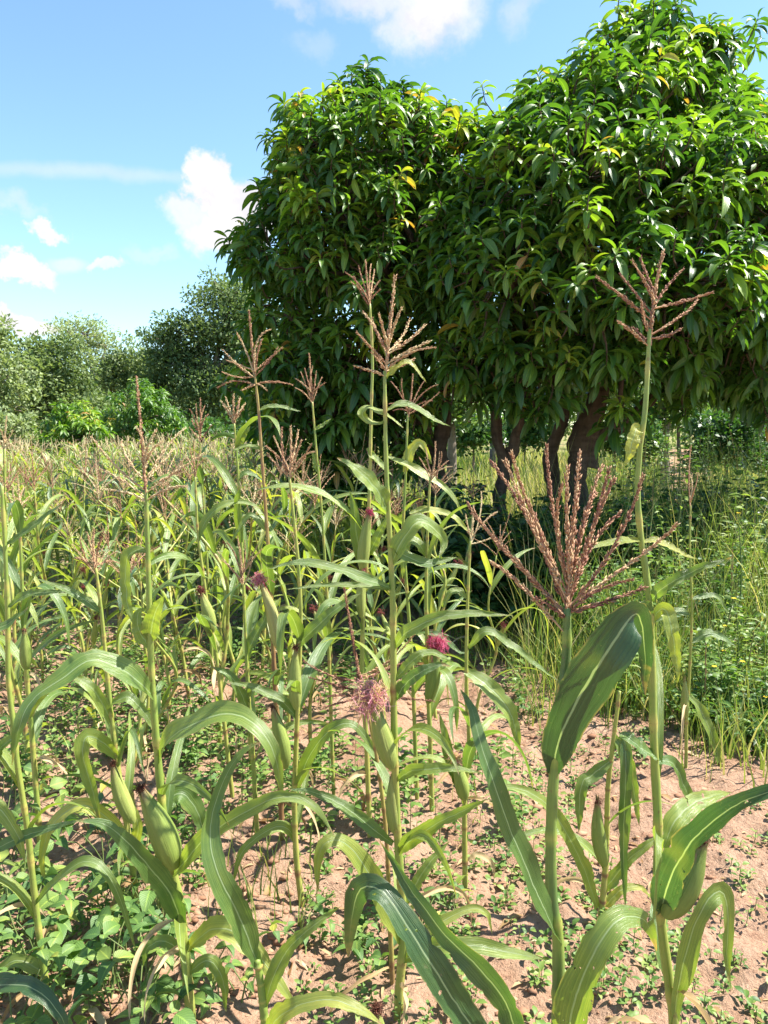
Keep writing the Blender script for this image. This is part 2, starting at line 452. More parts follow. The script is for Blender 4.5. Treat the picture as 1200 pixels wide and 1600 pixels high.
def tube(g, P, r, sides=6, tint=0.5, cap=True, v0=0.0, v1=1.0):
    P = np.asarray(P, float); n = len(P)
    r = np.broadcast_to(np.asarray(r, float), (n,))
    T = nrm(np.gradient(P, axis=0))
    ref = np.array([0.31, 0.95, 0.05]) if abs(T[0][2]) > 0.6 else np.array([0.05, 0.1, 0.99])
    U = nrm(np.cross(T, ref)); W = np.cross(T, U)
    a = np.linspace(0, 2 * np.pi, sides, endpoint=False)
    V = P[:, None, :] + r[:, None, None] * (np.cos(a)[None, :, None] * U[:, None, :] + np.sin(a)[None, :, None] * W[:, None, :])
    A = np.zeros((n, sides, 3)); A[..., 0] = (np.arange(sides) / sides)[None]; A[..., 1] = np.linspace(v0, v1, n)[:, None]
    A[..., 2] = np.broadcast_to(np.asarray(tint, float), (n,))[:, None]
    tris = []
    V = V.reshape(-1, 3); A = A.reshape(-1, 3)
    if cap:
        V = np.vstack([V, P[-1] + T[-1] * r[-1] * 0.4]); A = np.vstack([A, A[-1:]])
        b = (n - 1) * sides
        tris = [(b + k, b + (k + 1) % sides, n * sides) for k in range(sides)]
    g.add(V, grid_quads(n, sides, True), tris, A)

def blade(g, P, width, hint, roll=(0.0, 0.0), fold=0.30, wave=0.07, cols=5, tint=0.4, seed=0, prof=None, waves=3.0):
    """a strap leaf: P centreline, width at the widest, hint = which way the upper side looks"""
    rs = np.random.RandomState(seed)
    P = np.asarray(P, float); n = len(P)
    t = np.linspace(0, 1, n)
    T = nrm(np.gradient(P, axis=0))
    H = np.broadcast_to(np.asarray(hint, float), (n, 3))
    Wv = nrm(np.cross(T, H))
    for i in range(1, n):
        if np.dot(Wv[i], Wv[i - 1]) < 0: Wv[i] = -Wv[i]
    for _ in range(2):
        Wv[1:-1] = nrm(Wv[:-2] + Wv[1:-1] * 2 + Wv[2:])
    N = np.cross(Wv, T)
    if np.dot(N[0], H[0]) < 0 and np.dot(N[n // 3], H[n // 3]) < 0: N = -N
    ro = roll[0] + (roll[1] - roll[0]) * t
    W2 = Wv * np.cos(ro)[:, None] + N * np.sin(ro)[:, None]
    N2 = -Wv * np.sin(ro)[:, None] + N * np.cos(ro)[:, None]
    if prof is None:
        s = np.clip(t / 0.22, 0, 1); s = s * s * (3 - 2 * s)
        prof = (0.42 + 0.58 * s) * np.power(np.clip(1 - t ** 2.3, 0, 1), 0.85)
    hw = 0.5 * width * np.maximum(prof, 0.015) * (1 + .07 * np.interp(t * 9, np.arange(11), rs.normal(size=11)))
    u = np.linspace(-1, 1, cols)
    fo = fold * (1.0 - 0.45 * t)
    ph = rs.uniform(0, 6.28, 2); fr = waves * (1 + rs.uniform(-.25, .25, 2))
    wv = wave * width * (np.sin(t[:, None] * 6.283 * fr[None] + ph[None]) * np.clip(t * 5, 0, 1)[:, None] * (1 - t)[:, None] ** 0.3)
    edge = np.where(u[None, :] < 0, wv[:, :1], wv[:, 1:2]) * (u[None, :] ** 2)
    lift = np.abs(u)[None, :] ** 1.3 * (hw * np.sin(fo))[:, None] + edge
    ur = np.repeat(u[None], n, 0)
    if n > 24:
        for c_ in (0, cols - 1):
            ur[:, c_] *= 1 - np.abs(rs.normal(size=n)) * .05 - .22 * (rs.rand(n) < .03)
    V = P[:, None, :] + W2[:, None, :] * (ur * (hw * np.cos(fo))[:, None])[..., None] + N2[:, None, :] * lift[..., None]
    A = np.zeros((n, cols, 3)); A[..., 0] = (u * .5 + .5)[None]; A[..., 1] = t[:, None]; A[..., 2] = tint
    g.add(V.reshape(-1, 3), grid_quads(n, cols), None, A.reshape(-1, 3))

def scatter(g, tmpl, Rm, Tv, S, tint):
    """many copies of a small leaf template (verts, quads, attr) into one mesh"""
    V0, Q0, A0 = tmpl
    N = len(Tv); k = len(V0)
    if N == 0: return
    V = np.einsum('nij,vj->nvi', Rm, V0) * np.asarray(S).reshape(-1, 1, 1) + np.asarray(Tv)[:, None, :]
    A = np.broadcast_to(A0, (N, k, 3)).copy(); A[..., 2] = np.asarray(tint).reshape(-1, 1)
    Q = (Q0[None] + (np.arange(N) * k)[:, None, None]).reshape(-1, Q0.shape[1])
    if Q0.shape[1] == 4: g.add(V.reshape(-1, 3), Q, None, A.reshape(-1, 3))
    else: g.add(V.reshape(-1, 3), None, Q, A.reshape(-1, 3))

def frame_from(X, Z):
    """rotation matrices whose x axis is X and z axis close to Z"""
    X = nrm(X); Y = nrm(np.cross(Z, X)); Z2 = np.cross(X, Y)
    return np.stack([X, Y, Z2], -1)

def leaf_template(elev, droop, width=0.21, segs=6, fold=0.5, cols=3, prof=None, pet=0.08):
    """unit-length leaf growing along +x, bending down"""
    t = np.linspace(0, 1, segs + 1)
    ang = np.maximum(elev - droop * t, rad(-88))
    dx = np.concatenate([[0], np.cumsum(0.5 * (np.cos(ang[1:]) + np.cos(ang[:-1])))]) / segs
    dz = np.concatenate([[0], np.cumsum(0.5 * (np.sin(ang[1:]) + np.sin(ang[:-1])))]) / segs
    if prof is None:
        s = np.clip((t - pet) / (1 - pet), 0, 1)
        pr = np.power(np.sin(np.pi * np.power(s, 0.85)), 0.8) + 0.06
        pr[-1] = 0.03
    else: pr = prof(t)
    hw = 0.5 * width * pr
    u = np.linspace(-1, 1, cols)
    nx, nz = -np.sin(ang), np.cos(ang)
    lift = np.abs(u)[None] * (hw * math.sin(fold))[:, None]
    V = np.zeros((segs + 1, cols, 3))
    V[..., 0] = dx[:, None] + nx[:, None] * lift
    V[..., 1] = u[None] * (hw * math.cos(fold))[:, None]
    V[..., 2] = dz[:, None] + nz[:, None] * lift
    A = np.zeros((segs + 1, cols, 3)); A[..., 0] = (u * .5 + .5)[None]; A[..., 1] = t[:, None]
    return V.reshape(-1, 3), grid_quads(segs + 1, cols), A.reshape(-1, 3)

def vnoise(x, y, seed=0):
    """smooth value noise on arrays"""
    rs = np.random.RandomState(seed)
    G = rs.rand(256, 256)
    xi = np.floor(x).astype(int); yi = np.floor(y).astype(int)
    fx = x - xi; fy = y - yi
    fx = fx * fx * (3 - 2 * fx); fy = fy * fy * (3 - 2 * fy)
    g = lambda a, b: G[a % 256, b % 256]
    return (g(xi, yi) * (1 - fx) + g(xi + 1, yi) * fx) * (1 - fy) + (g(xi, yi + 1) * (1 - fx) + g(xi + 1, yi + 1) * fx) * fy

_link0 = link
def link(name, me, parent=None, loc=(0, 0, 0)):
    o = _link0(name, me, parent, loc)
    if parent is not None: KIDS.setdefault(parent.name, []).append(o)
    return o
def copy_tree(o, parent=None):
    c = o.copy(); COL.objects.link(c)
    if parent is not None:
        c.parent = parent; KIDS.setdefault(parent.name, []).append(c)
    for ch in KIDS.get(o.name, ()):
        copy_tree(ch, c)
    return c

# ------------------------------------------------------------------ ground
def ground_z(x, y):
    x = np.asarray(x, float) + 40; y = np.asarray(y, float) + 40
    h = 0.055 * (vnoise(x * 1.3, y * 1.3, 1) - .5) + 0.045 * (vnoise(x * 3.7, y * 3.7, 2) - .5)
    rdg = 1 - np.abs(2 * vnoise(x * 5.5, y * 5.5, 3) - 1)
    h = h + 0.034 * (rdg - .5) + 0.030 * (vnoise(x * 11, y * 11, 4) - .5) + 0.026 * (vnoise(x * 26, y * 26, 5) - .5) + 0.010 * (vnoise(x * 19 + y * 9, y * 33 - x * 11, 15) - .5)
    pit = np.clip(vnoise(x * 7.5, y * 7.5, 6) - .68, 0, 1)
    return h - 0.10 * pit
def gz(x, y): return float(ground_z(np.array([x]), np.array([y]))[0])

def graded(lo, a, b, hi, step, nout):
    inn = np.arange(a, b, step)
    k = np.linspace(0, 1, nout + 1)[1:] ** 2.6
    return np.concatenate([(a - (a - lo) * k)[::-1], inn, b + (hi - b) * k])
gx = graded(-260, -2.9, 2.9, 260, 0.021, 46)
gy = graded(-30, 1.3, 5.6, 400, 0.021, 60)
GX, GY = np.meshgrid(gx, gy)
GZ = ground_z(GX, GY)
GZ = GZ * np.clip(1.4 - np.hypot(GX, GY) / 40.0, 0.1, 1)
g = Geo()
g.add(np.stack([GX.ravel(), GY.ravel(), GZ.ravel()], 1), grid_quads(len(gy), len(gx)))
o = part('ground', g, M['soil'])
o['kind'] = 'structure'

# sandy path at the back right
py_ = np.linspace(12, 48, 60); pc_ = .405 * py_ + .3 * np.sin(py_ * .35)
hw_ = .028 * py_ * (1 + .25 * np.sin(py_ * 1.7))
g = Geo()
g.add(np.stack([np.stack([pc_ + k * hw_ + .06 * np.sin(py_ * 5 + k), py_, np.full(60, .05 + .012 * (1 - k * k))], 1) for k in (-1, -.5, 0, .5, 1)], 1).reshape(-1, 3), grid_quads(60, 5))
o = part('path', g, M['path']); o['kind'] = 'structure'

# clods and crumbs of soil
g = Geo()
ico_v = []
phi = (1 + 5 ** .5) / 2
for a in (-1, 1):
    for b in (-phi, phi):
        ico_v += [(0, a, b), (a, b, 0), (b, 0, a)]
ico_v = nrm(np.array(ico_v))
ico_f = []
for i in range(12):
    for j in range(i + 1, 12):
        for k in range(j + 1, 12):
            if all(np.linalg.norm(ico_v[p] - ico_v[q]) < 1.1 for p, q in ((i, j), (j, k), (i, k))):
                n_ = np.cross(ico_v[j] - ico_v[i], ico_v[k] - ico_v[i])
                ico_f.append((i, j, k) if np.dot(n_, ico_v[i]) > 0 else (i, k, j))
ico_f = np.array(ico_f)
N = 7500
yy = 1.5 + 5.0 * R_.rand(N) ** 1.3; xx = (R_.rand(N) - .5) * 1.3 * yy
keep = vnoise(xx * 2.2 + 50, yy * 2.2 + 50, 9) > 0.38
xx, yy = xx[keep], yy[keep]; N = len(xx)
sz = 0.003 + 0.015 * R_.rand(N) ** 4
for i in range(N):
    v = ico_v * (1 + 0.95 * (R_.rand(12, 1) - .5)) * sz[i] * np.array([1.3, 1.0, .6])
    g.add(v + [xx[i], yy[i], 0], None, ico_f, np.full((12, 3), R_.rand()))
Vc = np.concatenate(g.v); Vc[:, 2] += np.repeat(ground_z(xx, yy), 12) + np.repeat(sz, 12) * .1
g.v = [Vc]; g.a = [np.concatenate(g.a)]
o = part('soil_clods', g, M['clod'], smooth=False); o['kind'] = 'stuff'

# ------------------------------------------------------------------ foliage templates
MT_EL = [80, 60, 40, 20, 0, -20, -40, -60, -80]
MT = [leaf_template(rad(e), rad(max(14, min(85, 70 + e * 0.55))), 0.265, 6, 0.5) for e in MT_EL]
MT3 = [leaf_template(rad(e), rad(max(14, min(85, 70 + e * 0.55))), 0.26, 3, 0.4) for e in MT_EL]
OV = leaf_template(rad(10), rad(45), 0.55, 3, 0.3, pet=0.02)
OV5 = leaf_template(rad(12), rad(55), 0.70, 6, 0.32, prof=lambda t: np.interp(t, [0, .06, .2, .38, .6, .82, 1], [.12, .62, .98, .92, .62, .27, .03]))
LANCE = leaf_template(rad(15), rad(60), 0.20, 3, 0.3, pet=0.02)
DIA = (np.array([[0, 0, 0], [.5, .26, .07], [1, 0, -.06], [.5, -.26, .07]], float), np.array([[0, 3, 2, 1]]), np.array([[.5, 0, 0], [1, .5, 0], [.5, 1, 0], [0, .5, 0]], float))

def sphere_dirs(n, rs):
    d = rs.normal(size=(n, 3)); return nrm(d)
def rand_rot(n, rs):
    X = sphere_dirs(n, rs); Z = sphere_dirs(n, rs)
    return frame_from(X, Z)
def lump(px, py, Y, r, ry=None):
    k = Y / F
    return (at(px, py, Y), np.array([r * k, r * k, (ry or r) * k]))

def mango_tree(label, group, base, trunks, lumps, dens, size, n_parts, seed, young=0.13, tmpls=None, base_tint=0.28, twigs=True, name='mango_tree', per=12, rmax=None):
    rs = np.random.RandomState(seed)
    tmpls = tmpls or MT
    root = empty(name, base, label, 'tree', group)
    tg = []
    for ti, (pts, r0, r1) in enumerate(trunks):
        P = catmull(pts, 48)
        P = P + np.stack([np.interp(np.arange(48), np.linspace(0, 47, 9), rs.normal(size=9)) * .02 for _ in range(3)], 1)
        q_ = np.linspace(0, 1, 48); rr = (r0 + (r1 - r0) * q_) * (1 + 0.09 * np.sin(q_ * 21 + ti) + .35 * np.exp(-q_ * 14) + .04 * rs.normal(size=48))
        g = Geo(); tube(g, P, rr, 20, rs.rand())
        v_ = g.v[0][:-1].reshape(48, 20, 3); th_ = np.arange(20) * .314
        lump_ = 1 + .16 * (vnoise(np.cos(th_)[None] * 2 + 40 + q_[:, None] * 2, np.sin(th_)[None] * 2 + 40 + q_[:, None] * 9, 70 + ti) - .5) * 2 + .07 * rs.normal(size=(48, 20))
        v_[:] = P[:, None] + (v_ - P[:, None]) * lump_[..., None]
        part('trunk', g, M['bark'], root, base)
        tg.append(P)
    ends = np.array([P[-1] for P in tg]); 
    gl = Geo()
    pos, axs, tin, hubs = [], [], [], []
    for li, (c, r) in enumerate(lumps):
        e = ends[np.argmin(np.linalg.norm(ends - c, axis=1))]
        mid = (e + c) / 2 + np.array([0, 0, 0.12]) + rs.normal(size=3) * .08
        tube(gl, catmull([e - [0, 0, .15], e, mid, c], 10), np.linspace(0.06, 0.018, 10) * (0.7 + r[0]), 6, rs.rand())
        n = int(dens * r[0] * r[2] * 4 * np.pi)
        d = sphere_dirs(n * 2, rs)
        d = d[(d[:, 2] > -0.35) | (rs.rand(len(d)) < 0.35)][:n]
        rr = r * (1 + rs.uniform(-.22, .10, (len(d), 1)) + .25 * (rs.rand(len(d), 1) < .14) * (d[:, 2:3] > -.1))
        p = c + d * rr
        keep = np.ones(len(p), bool)
        for lj, (c2, r2) in enumerate(lumps):
            if lj != li:
                keep &= ~((np.linalg.norm((p - c2) / r2, axis=1) < 0.80) & (rs.rand(len(p)) < 0.85))
        gap = vnoise(p[:, 0] * 3.1 + p[:, 1] * 1.3 + 50, p[:, 2] * 3.1 + 50 + p[:, 1], 60 + seed)
        keep &= (gap > .30) | (rs.rand(len(p)) < .3)
        p, d = p[keep], d[keep]
        ni = int(n * 0.22)
        di = sphere_dirs(ni, rs); pi = c + di * r * rs.uniform(.35, .8, (ni, 1))
        p = np.vstack([p, pi]); d = np.vstack([d, di])
        pos.append(p)
        lift = np.where(d[:, 2:3] < 0, 0.5, 0.95)
        axs.append(nrm(0.75 * d + lift * np.array([0, 0, 1.0]) + rs.normal(size=d.shape) * .28))
        ti = base_tint + rs.uniform(-.12, .16, len(p))  # own tint of the mature leaves, spread at random
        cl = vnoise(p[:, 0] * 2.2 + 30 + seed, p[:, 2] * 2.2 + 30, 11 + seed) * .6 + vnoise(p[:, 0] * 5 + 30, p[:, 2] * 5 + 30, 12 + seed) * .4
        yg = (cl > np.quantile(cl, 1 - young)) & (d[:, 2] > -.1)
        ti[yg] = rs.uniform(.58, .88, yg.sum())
        tin.append(ti); hubs.append(np.repeat(c[None], len(p), 0))
    pos = np.vstack(pos); axs = np.vstack(axs); tin = np.concatenate(tin); hubs = np.vstack(hubs)
    if twigs:
        gt = Geo()
        for i in range(len(pos)):
            a = pos[i] + (hubs[i] - pos[i]) * rs.uniform(.45, .65)
            b = pos[i] - axs[i] * 0.14
            tube(gt, catmull([a, b, pos[i]], 5), np.linspace(.010, .004, 5), 4, rs.rand(), cap=False)
        gl.merge(gt)
    part('limbs', gl, M['bark'], root, base)
    # leaves
    K = per
    s = np.linspace(0, 1, K)[None] ** 1.0
    ang = rad(30) + rad(76) * s ** .8 + rs.normal(size=(len(pos), K)) * .16
    ph = (np.arange(K) * 2.39996)[None] + rs.uniform(0, 6.28, (len(pos), 1)) + rs.normal(size=(len(pos), K)) * .2
    ref = np.where(np.abs(axs[:, 2:3]) > .9, [[1., 0, 0]], [[0, 0, 1.]])
    U = nrm(np.cross(axs, ref)); W = np.cross(axs, U)
    D = np.cos(ang)[..., None] * axs[:, None] + np.sin(ang)[..., None] * (np.cos(ph)[..., None] * U[:, None] + np.sin(ph)[..., None] * W[:, None])
    B = pos[:, None] - axs[:, None] * (0.09 * s * size / .21)[..., None]
    L = size * rs.uniform(.62, 1.12, (len(pos), 1)) * rs.uniform(.72, 1.18, (len(pos), K)) * (0.55 + 0.45 * np.minimum(1, s * 2.2 + .1))
    Ti = np.clip(tin[:, None] + rs.normal(size=(len(pos), K)) * .06 + (1 - s) * .10, 0, 1)
    Ti = np.where(rs.rand(*Ti.shape) < .003, 1.0, np.minimum(Ti, .95)); D = D.reshape(-1, 3); B = B.reshape(-1, 3); L = L.ravel(); Ti = Ti.ravel()
    if rmax is not None:
        ok = rmax(B); D, B, L, Ti = D[ok], B[ok], L[ok], Ti[ok]
    el = np.degrees(np.arcsin(np.clip(D[:, 2], -1, 1))); az = np.arctan2(D[:, 1], D[:, 0])
    cls = np.argmin(np.abs(el[:, None] - np.array(MT_EL)[None]), 1)
    roll = rs.normal(size=len(D)) * .35
    ca, sa, cr_, sr_ = np.cos(az), np.sin(az), np.cos(roll), np.sin(roll)
    Rz = np.zeros((len(D), 3, 3)); Rz[:, 0, 0] = ca; Rz[:, 0, 1] = -sa; Rz[:, 1, 0] = sa; Rz[:, 1, 1] = ca; Rz[:, 2, 2] = 1
    Rx = np.zeros((len(D), 3, 3)); Rx[:, 0, 0] = 1; Rx[:, 1, 1] = cr_; Rx[:, 1, 2] = -sr_; Rx[:, 2, 1] = sr_; Rx[:, 2, 2] = cr_
    RR = Rz @ Rx
    single = np.zeros(len(D), bool)
    if n_parts:
        pr = project(B + D * L[:, None] * .5)
        inn = (pr[:, 0] > 0) & (pr[:, 0] < 1200) & (pr[:, 1] > 0) & (pr[:, 1] < 1000)
        key = (pr[:, 0] // 15).astype(int) * 1000 + (pr[:, 1] // 15).astype(int)
        order = np.lexsort((pr[:, 2], key))
        first = np.ones(len(order), bool); first[1:] = key[order][1:] != key[order][:-1]
        cand = order[first]; cand = cand[inn[cand]]
        cand = cand[np.argsort(pr[cand, 2] / L[cand])][:n_parts]
        single[cand] = True
        cache = {}
        for i in cand:
            kx = (int(cls[i]), int(Ti[i] * 7))
            if kx not in cache:
                V0, Q0, A0 = tmpls[kx[0]]; A1 = A0.copy(); A1[:, 2] = (kx[1] + .5) / 7
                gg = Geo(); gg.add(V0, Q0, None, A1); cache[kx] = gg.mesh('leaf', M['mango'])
            o = link('leaf', cache[kx], root)
            m = Matrix(RR[i].tolist()).to_4x4() @ Matrix.Diagonal((L[i], L[i], L[i], 1))
            m.translation = Vector(B[i] - np.asarray(base))
            o.matrix_local = m
    g = Geo()
    for c in range(len(MT_EL)):
        k = (cls == c) & ~single
        scatter(g, tmpls[c], RR[k], B[k], L[k], Ti[k])
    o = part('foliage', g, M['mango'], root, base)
    o['kind'] = 'stuff'
    return root

def px_pts(lst, Y):
    out = []
    for p in lst:
        out.append(at(p[0], p[1], Y + (p[2] if len(p) > 2 else 0)))
    return out

# ------------------------------------------------------------------ the two big mango trees
YR = 6.9
b = at(905, 905, YR); b[2] = 0
lumpsR = [lump(1000, 110, 7.0, 84), lump(1075, 125, 7.2, 72), lump(890, 190, 6.7, 92), lump(1100, 200, 6.8, 88), lump(805, 225, 6.7, 66),
          lump(985, 215, 6.4, 115), lump(1000, 40, 7.1, 38), lump(1092, 98, 7.3, 46), lump(790, 300, 6.3, 95), lump(900, 310, 5.9, 115), lump(1020, 330, 5.8, 120), lump(1140, 310, 6.1, 120),
          lump(1230, 290, 6.8, 100), lump(1240, 400, 6.6, 130), lump(735, 400, 6.3, 70), lump(800, 440, 5.8, 105), lump(930, 450, 5.5, 115), lump(1060, 460, 5.6, 115),
          lump(1170, 500, 6.0, 110), lump(760, 545, 6.2, 80), lump(850, 560, 5.9, 85), lump(960, 545, 5.9, 80), lump(1050, 545, 6.0, 70), lump(1250, 560, 6.6, 100),
          lump(1120, 570, 6.6, 62), lump(968, 632, 6.0, 42), lump(735, 590, 6.3, 52), lump(1060, 600, 6.3, 46), lump(820, 620, 6.1, 42), lump(1190, 600, 6.4, 50), lump(850, 300, 8.0, 150), lump(1050, 300, 8.2, 170), lump(900, 500, 8.0, 130), lump(1100, 480, 8.1, 140), lump(1250, 520, 8, 130), lump(1205, 240, 7.4, 62), lump(1340, 430, 7.2, 130)]
tr = [(px_pts([(915, 930), (908, 800), (900, 740), (915, 680), (935, 620), (950, 540)], YR), .12, .085),
      (px_pts([(915, 730), (940, 690), (985, 655), (1040, 600), (1090, 540)], YR), .08, .05),
      (px_pts([(880, 930, .2), (866, 800, .2), (862, 710, .2), (875, 650, .2), (868, 580, .2)], YR), .075, .055),
      (px_pts([(815, 930, .1), (782, 800, .1), (786, 740, .1), (772, 680, .1), (775, 600, .1)], YR), .065, .045),
      (px_pts([(786, 745, .1), (800, 700, .1), (812, 655, .1), (815, 580, .1)], YR), .06, .04)]
mango_tree('large mango tree on the right, several dark stems, glossy crown reaching the top', None, b, tr, lumpsR, 17.5, .245, 300, 21, young=.34, base_tint=.36)

YL = 7.3
b = at(690, 890, YL); b[2] = 0
lumpsL = [lump(555, 165, 7.4, 56), lump(487, 192, 7.5, 42), lump(640, 182, 7.4, 48), lump(695, 205, 7.5, 44), lump(452, 248, 7.4, 45), lump(520, 235, 6.9, 85), lump(620, 250, 6.8, 90), lump(700, 265, 6.9, 70),
          lump(452, 318, 7.2, 52), lump(530, 330, 6.7, 85), lump(630, 350, 6.6, 85), lump(390, 388, 7.3, 36), lump(430, 410, 7.0, 62), lump(690, 370, 6.8, 75),
          lump(500, 430, 6.6, 80), lump(590, 450, 6.5, 85), lump(680, 470, 6.7, 80), lump(440, 490, 6.9, 65), lump(480, 560, 6.8, 75), lump(570, 560, 6.7, 85), lump(650, 560, 7.0, 62),
          lump(410, 590, 7.0, 50), lump(450, 650, 7.0, 62), lump(540, 650, 7.0, 75), lump(600, 660, 7.2, 60), lump(640, 640, 7.0, 50), lump(500, 700, 7.0, 50), lump(580, 710, 7.1, 44), lump(455, 715, 7.0, 42), lump(535, 745, 7.1, 44), lump(625, 720, 7.0, 44), lump(560, 300, 8.3, 120), lump(560, 480, 8.3, 130), lump(480, 620, 8.0, 90), lump(640, 400, 8.4, 110)]
tr = [(px_pts([(700, 905), (692, 800), (680, 720), (660, 650), (640, 570), (620, 480)], YL), .095, .065),
      (px_pts([(690, 790), (655, 730), (610, 670), (570, 600)], YL), .065, .045),
      (px_pts([(682, 730), (690, 660), (700, 580), (700, 480)], YL), .08, .05)]
mango_tree('round dark mango tree left of the big one, its crown edge against the white cloud', None, b, tr, lumpsL, 19, .23, 300, 22, young=.22, base_tint=.34)

# ------------------------------------------------------------------ trees in the back
def far_tree(name, label, Y, trunk, crowns, leaf, cover, tint, seed, group=None, grow=1.22, cat='tree', mat='far_tree', bark='bark_far', sub=26, tmpl=None, r0=.12, droopy=0.0, subr=.36):
    rs = np.random.RandomState(seed)
    tp = px_pts(trunk, Y)
    base = np.array(tp[0]); base[2] = 0
    tp[0] = base
    if mat == 'far_tree': leaf *= .78
    root = empty(name, base, label, cat, group)
    g = Geo(); P = catmull(tp, 10); tube(g, P, np.linspace(r0, r0 * .45, 10), 7, rs.rand())
    part('trunk', g, M[bark], root, base)
    gl = Geo(); g = Geo(); top = P[-1]
    for (px, py, rx, ry, *dy) in crowns:
        Yc = Y + (dy[0] if dy else 0)
        c = at(px, py, Yc); R3 = np.array([rx, rx, ry]) * Yc / F * grow; cover_ = cover * 1.45
        sd_ = sphere_dirs(sub, rs)
        sd_[:, 2] = np.where(sd_[:, 2] < -.4, -sd_[:, 2], sd_[:, 2])
        sc = c + sd_ * R3 * rs.uniform(.45, .95, (sub, 1))
        sr = R3[None] * rs.uniform(subr * .6, subr * 1.3, (sub, 1))
        tube(gl, catmull([top - [0, 0, .1 * R3[2]], (top + c) / 2 + [0, 0, -.15 * R3[2]], c], 7), np.linspace(r0 * .5, r0 * .18, 7), 5, rs.rand())
        for k in range(sub):
            if k % 2 == 0: tube(gl, catmull([c, (c + sc[k]) / 2 + rs.normal(size=3) * .1 * R3, sc[k]], 5), np.linspace(r0 * .2, r0 * .06, 5), 4, rs.rand(), cap=False)
            n = max(6, int(cover_ * sr[k][0] * sr[k][2] * 4 / (leaf * leaf * .5)))
            d = sphere_dirs(n, rs)
            p = sc[k] + d * sr[k] * rs.uniform(.45, 1.08, (n, 1))
            X = nrm(d + rs.normal(size=(n, 3)) * .8 + [0, 0, -droopy]); Z = nrm(d * .4 + [0, 0, 1.0] + rs.normal(size=(n, 3)) * .5)
            scatter(g, tmpl or DIA, frame_from(X, Z), p, leaf * rs.uniform(.7, 1.3, n), np.clip(tint + .12 + rs.normal() * .10 + rs.normal(size=n) * .06, 0, 1))
    part('limbs', gl, M[bark], root, base)
    o = part('foliage', g, M[mat], root, base); o['kind'] = 'stuff'
    return root

far_tree('woodland_tree', 'pale grey-green tree at the left edge, cut by the frame', 24, [(-10, 740), (-8, 680), (-5, 620)], [(0, 600, 46, 55), (-30, 560, 40, 50), (20, 640, 40, 45), (-10, 530, 26, 30)], .20, .9, .66, 31)
far_tree('woodland_tree', 'mid-green leafy tree under the small bright white cloud', 27, [(70, 740), (72, 680), (75, 620)], [(65, 600, 50, 50), (95, 570, 42, 40), (40, 570, 30, 34), (110, 640, 46, 44), (50, 650, 40, 40)], .20, 1.0, .5, 32)
far_tree('woodland_tree', 'tall airy tree with thin pale foliage and sky showing between its branches', 36, [(145, 735), (148, 650), (146, 590)], [(135, 525, 44, 24), (110, 545, 36, 18), (165, 545, 30, 20), (140, 570, 44, 16), (175, 590, 24, 18)], .19, .5, .85, 33, r0=.16)
far_tree('woodland_tree', 'olive green tree between the airy pale tree and the tall dark tree', 33, [(200, 735), (202, 670), (205, 610)], [(200, 580, 40, 38), (230, 595, 32, 36), (175, 610, 34, 36), (215, 630, 46, 34)], .20, .9, .45, 34)
far_tree('woodland_tree', 'tall dark spreading tree left of the mango crowns, the highest of the far trees', 30, [(335, 740), (330, 640), (335, 570)], [(350, 490, 52, 42), (300, 530, 50, 36), (250, 532, 36, 18), (360, 545, 62, 50), (300, 585, 58, 46), (395, 520, 44, 54), (340, 625, 70, 48), (266, 565, 40, 24), (400, 600, 56, 50), (270, 620, 44, 36), (330, 670, 70, 26)], .21, 1.0, .34, 35, r0=.22)
far_tree('woodland_tree', 'grey bushy tree low at the left edge in front of the woodland', 17, [(5, 745), (5, 710), (5, 680)], [(5, 680, 42, 34), (-20, 690, 40, 36), (25, 700, 30, 24)], .14, .9, .74, 36)
far_tree('woodland_tree', 'green thicket tree filling the gap behind the maize and the round bushes', 26, [(140, 740), (140, 690), (140, 660)], [(150, 660, 50, 34), (110, 680, 40, 30), (190, 670, 40, 30), (60, 690, 40, 26)], .19, 1.0, .4, 37)
for k, (px, py, Y, r, lab) in enumerate([(118, 668, 17, 58, 'small bright green round mango tree rising over the far maize'), (222, 645, 20, 68, 'larger round mango tree with hanging dark leaves behind the far maize')]):
    b = at(px, 760, Y); b[2] = 0
    lm = [lump(px, py, Y, r * .62), lump(px - r * .45, py + r * .2, Y, r * .5), lump(px + r * .5, py + r * .15, Y, r * .52), lump(px + r * .1, py - r * .3, Y + .2, r * .45), lump(px, py + r * .35, Y - .4, r * .6), lump(px + r * .6, py + r * .45, Y, r * .4), lump(px - r * .6, py + r * .5, Y, r * .4)]
    mango_tree(lab, None, b, [([b, at(px, py + r * .4, Y)], .11, .07)], lm, 15, .25, 0, 40 + k, young=.35 if k == 0 else .05, tmpls=MT3, base_tint=.44 if k == 0 else .36, twigs=False, per=10)
# right side, behind and between the mango stems
far_tree('woodland_tree', 'bright green leafy tree seen through the gap between the two mango crowns', 13, [(705, 800), (706, 700), (706, 640)], [(706, 600, 34, 36), (690, 640, 32, 30), (725, 650, 30, 30)], .12, 1.0, .8, 51, mat='shrub')
far_tree('woodland_tree', 'shady tree far behind the mango stems, left of the forked trunk', 24, [(770, 740), (770, 660), (772, 600)], [(760, 600, 60, 50), (820, 620, 60, 40), (790, 560, 70, 50)], .2, 1.0, .3, 52)
far_tree('woodland_tree', 'shady tree far behind the forked mango trunk', 22, [(900, 745), (905, 660), (910, 600)], [(900, 610, 60, 44), (960, 600, 60, 50), (930, 560, 80, 50)], .2, 1.0, .3, 53)
far_tree('woodland_tree', 'olive bush-like tree left of the sandy path at the back', 15, [(1040, 760), (1040, 700), (1042, 660)], [(1040, 640, 34, 40), (1015, 660, 28, 30), (1065, 630, 30, 34)], .11, .9, .5, 54, mat='shrub')
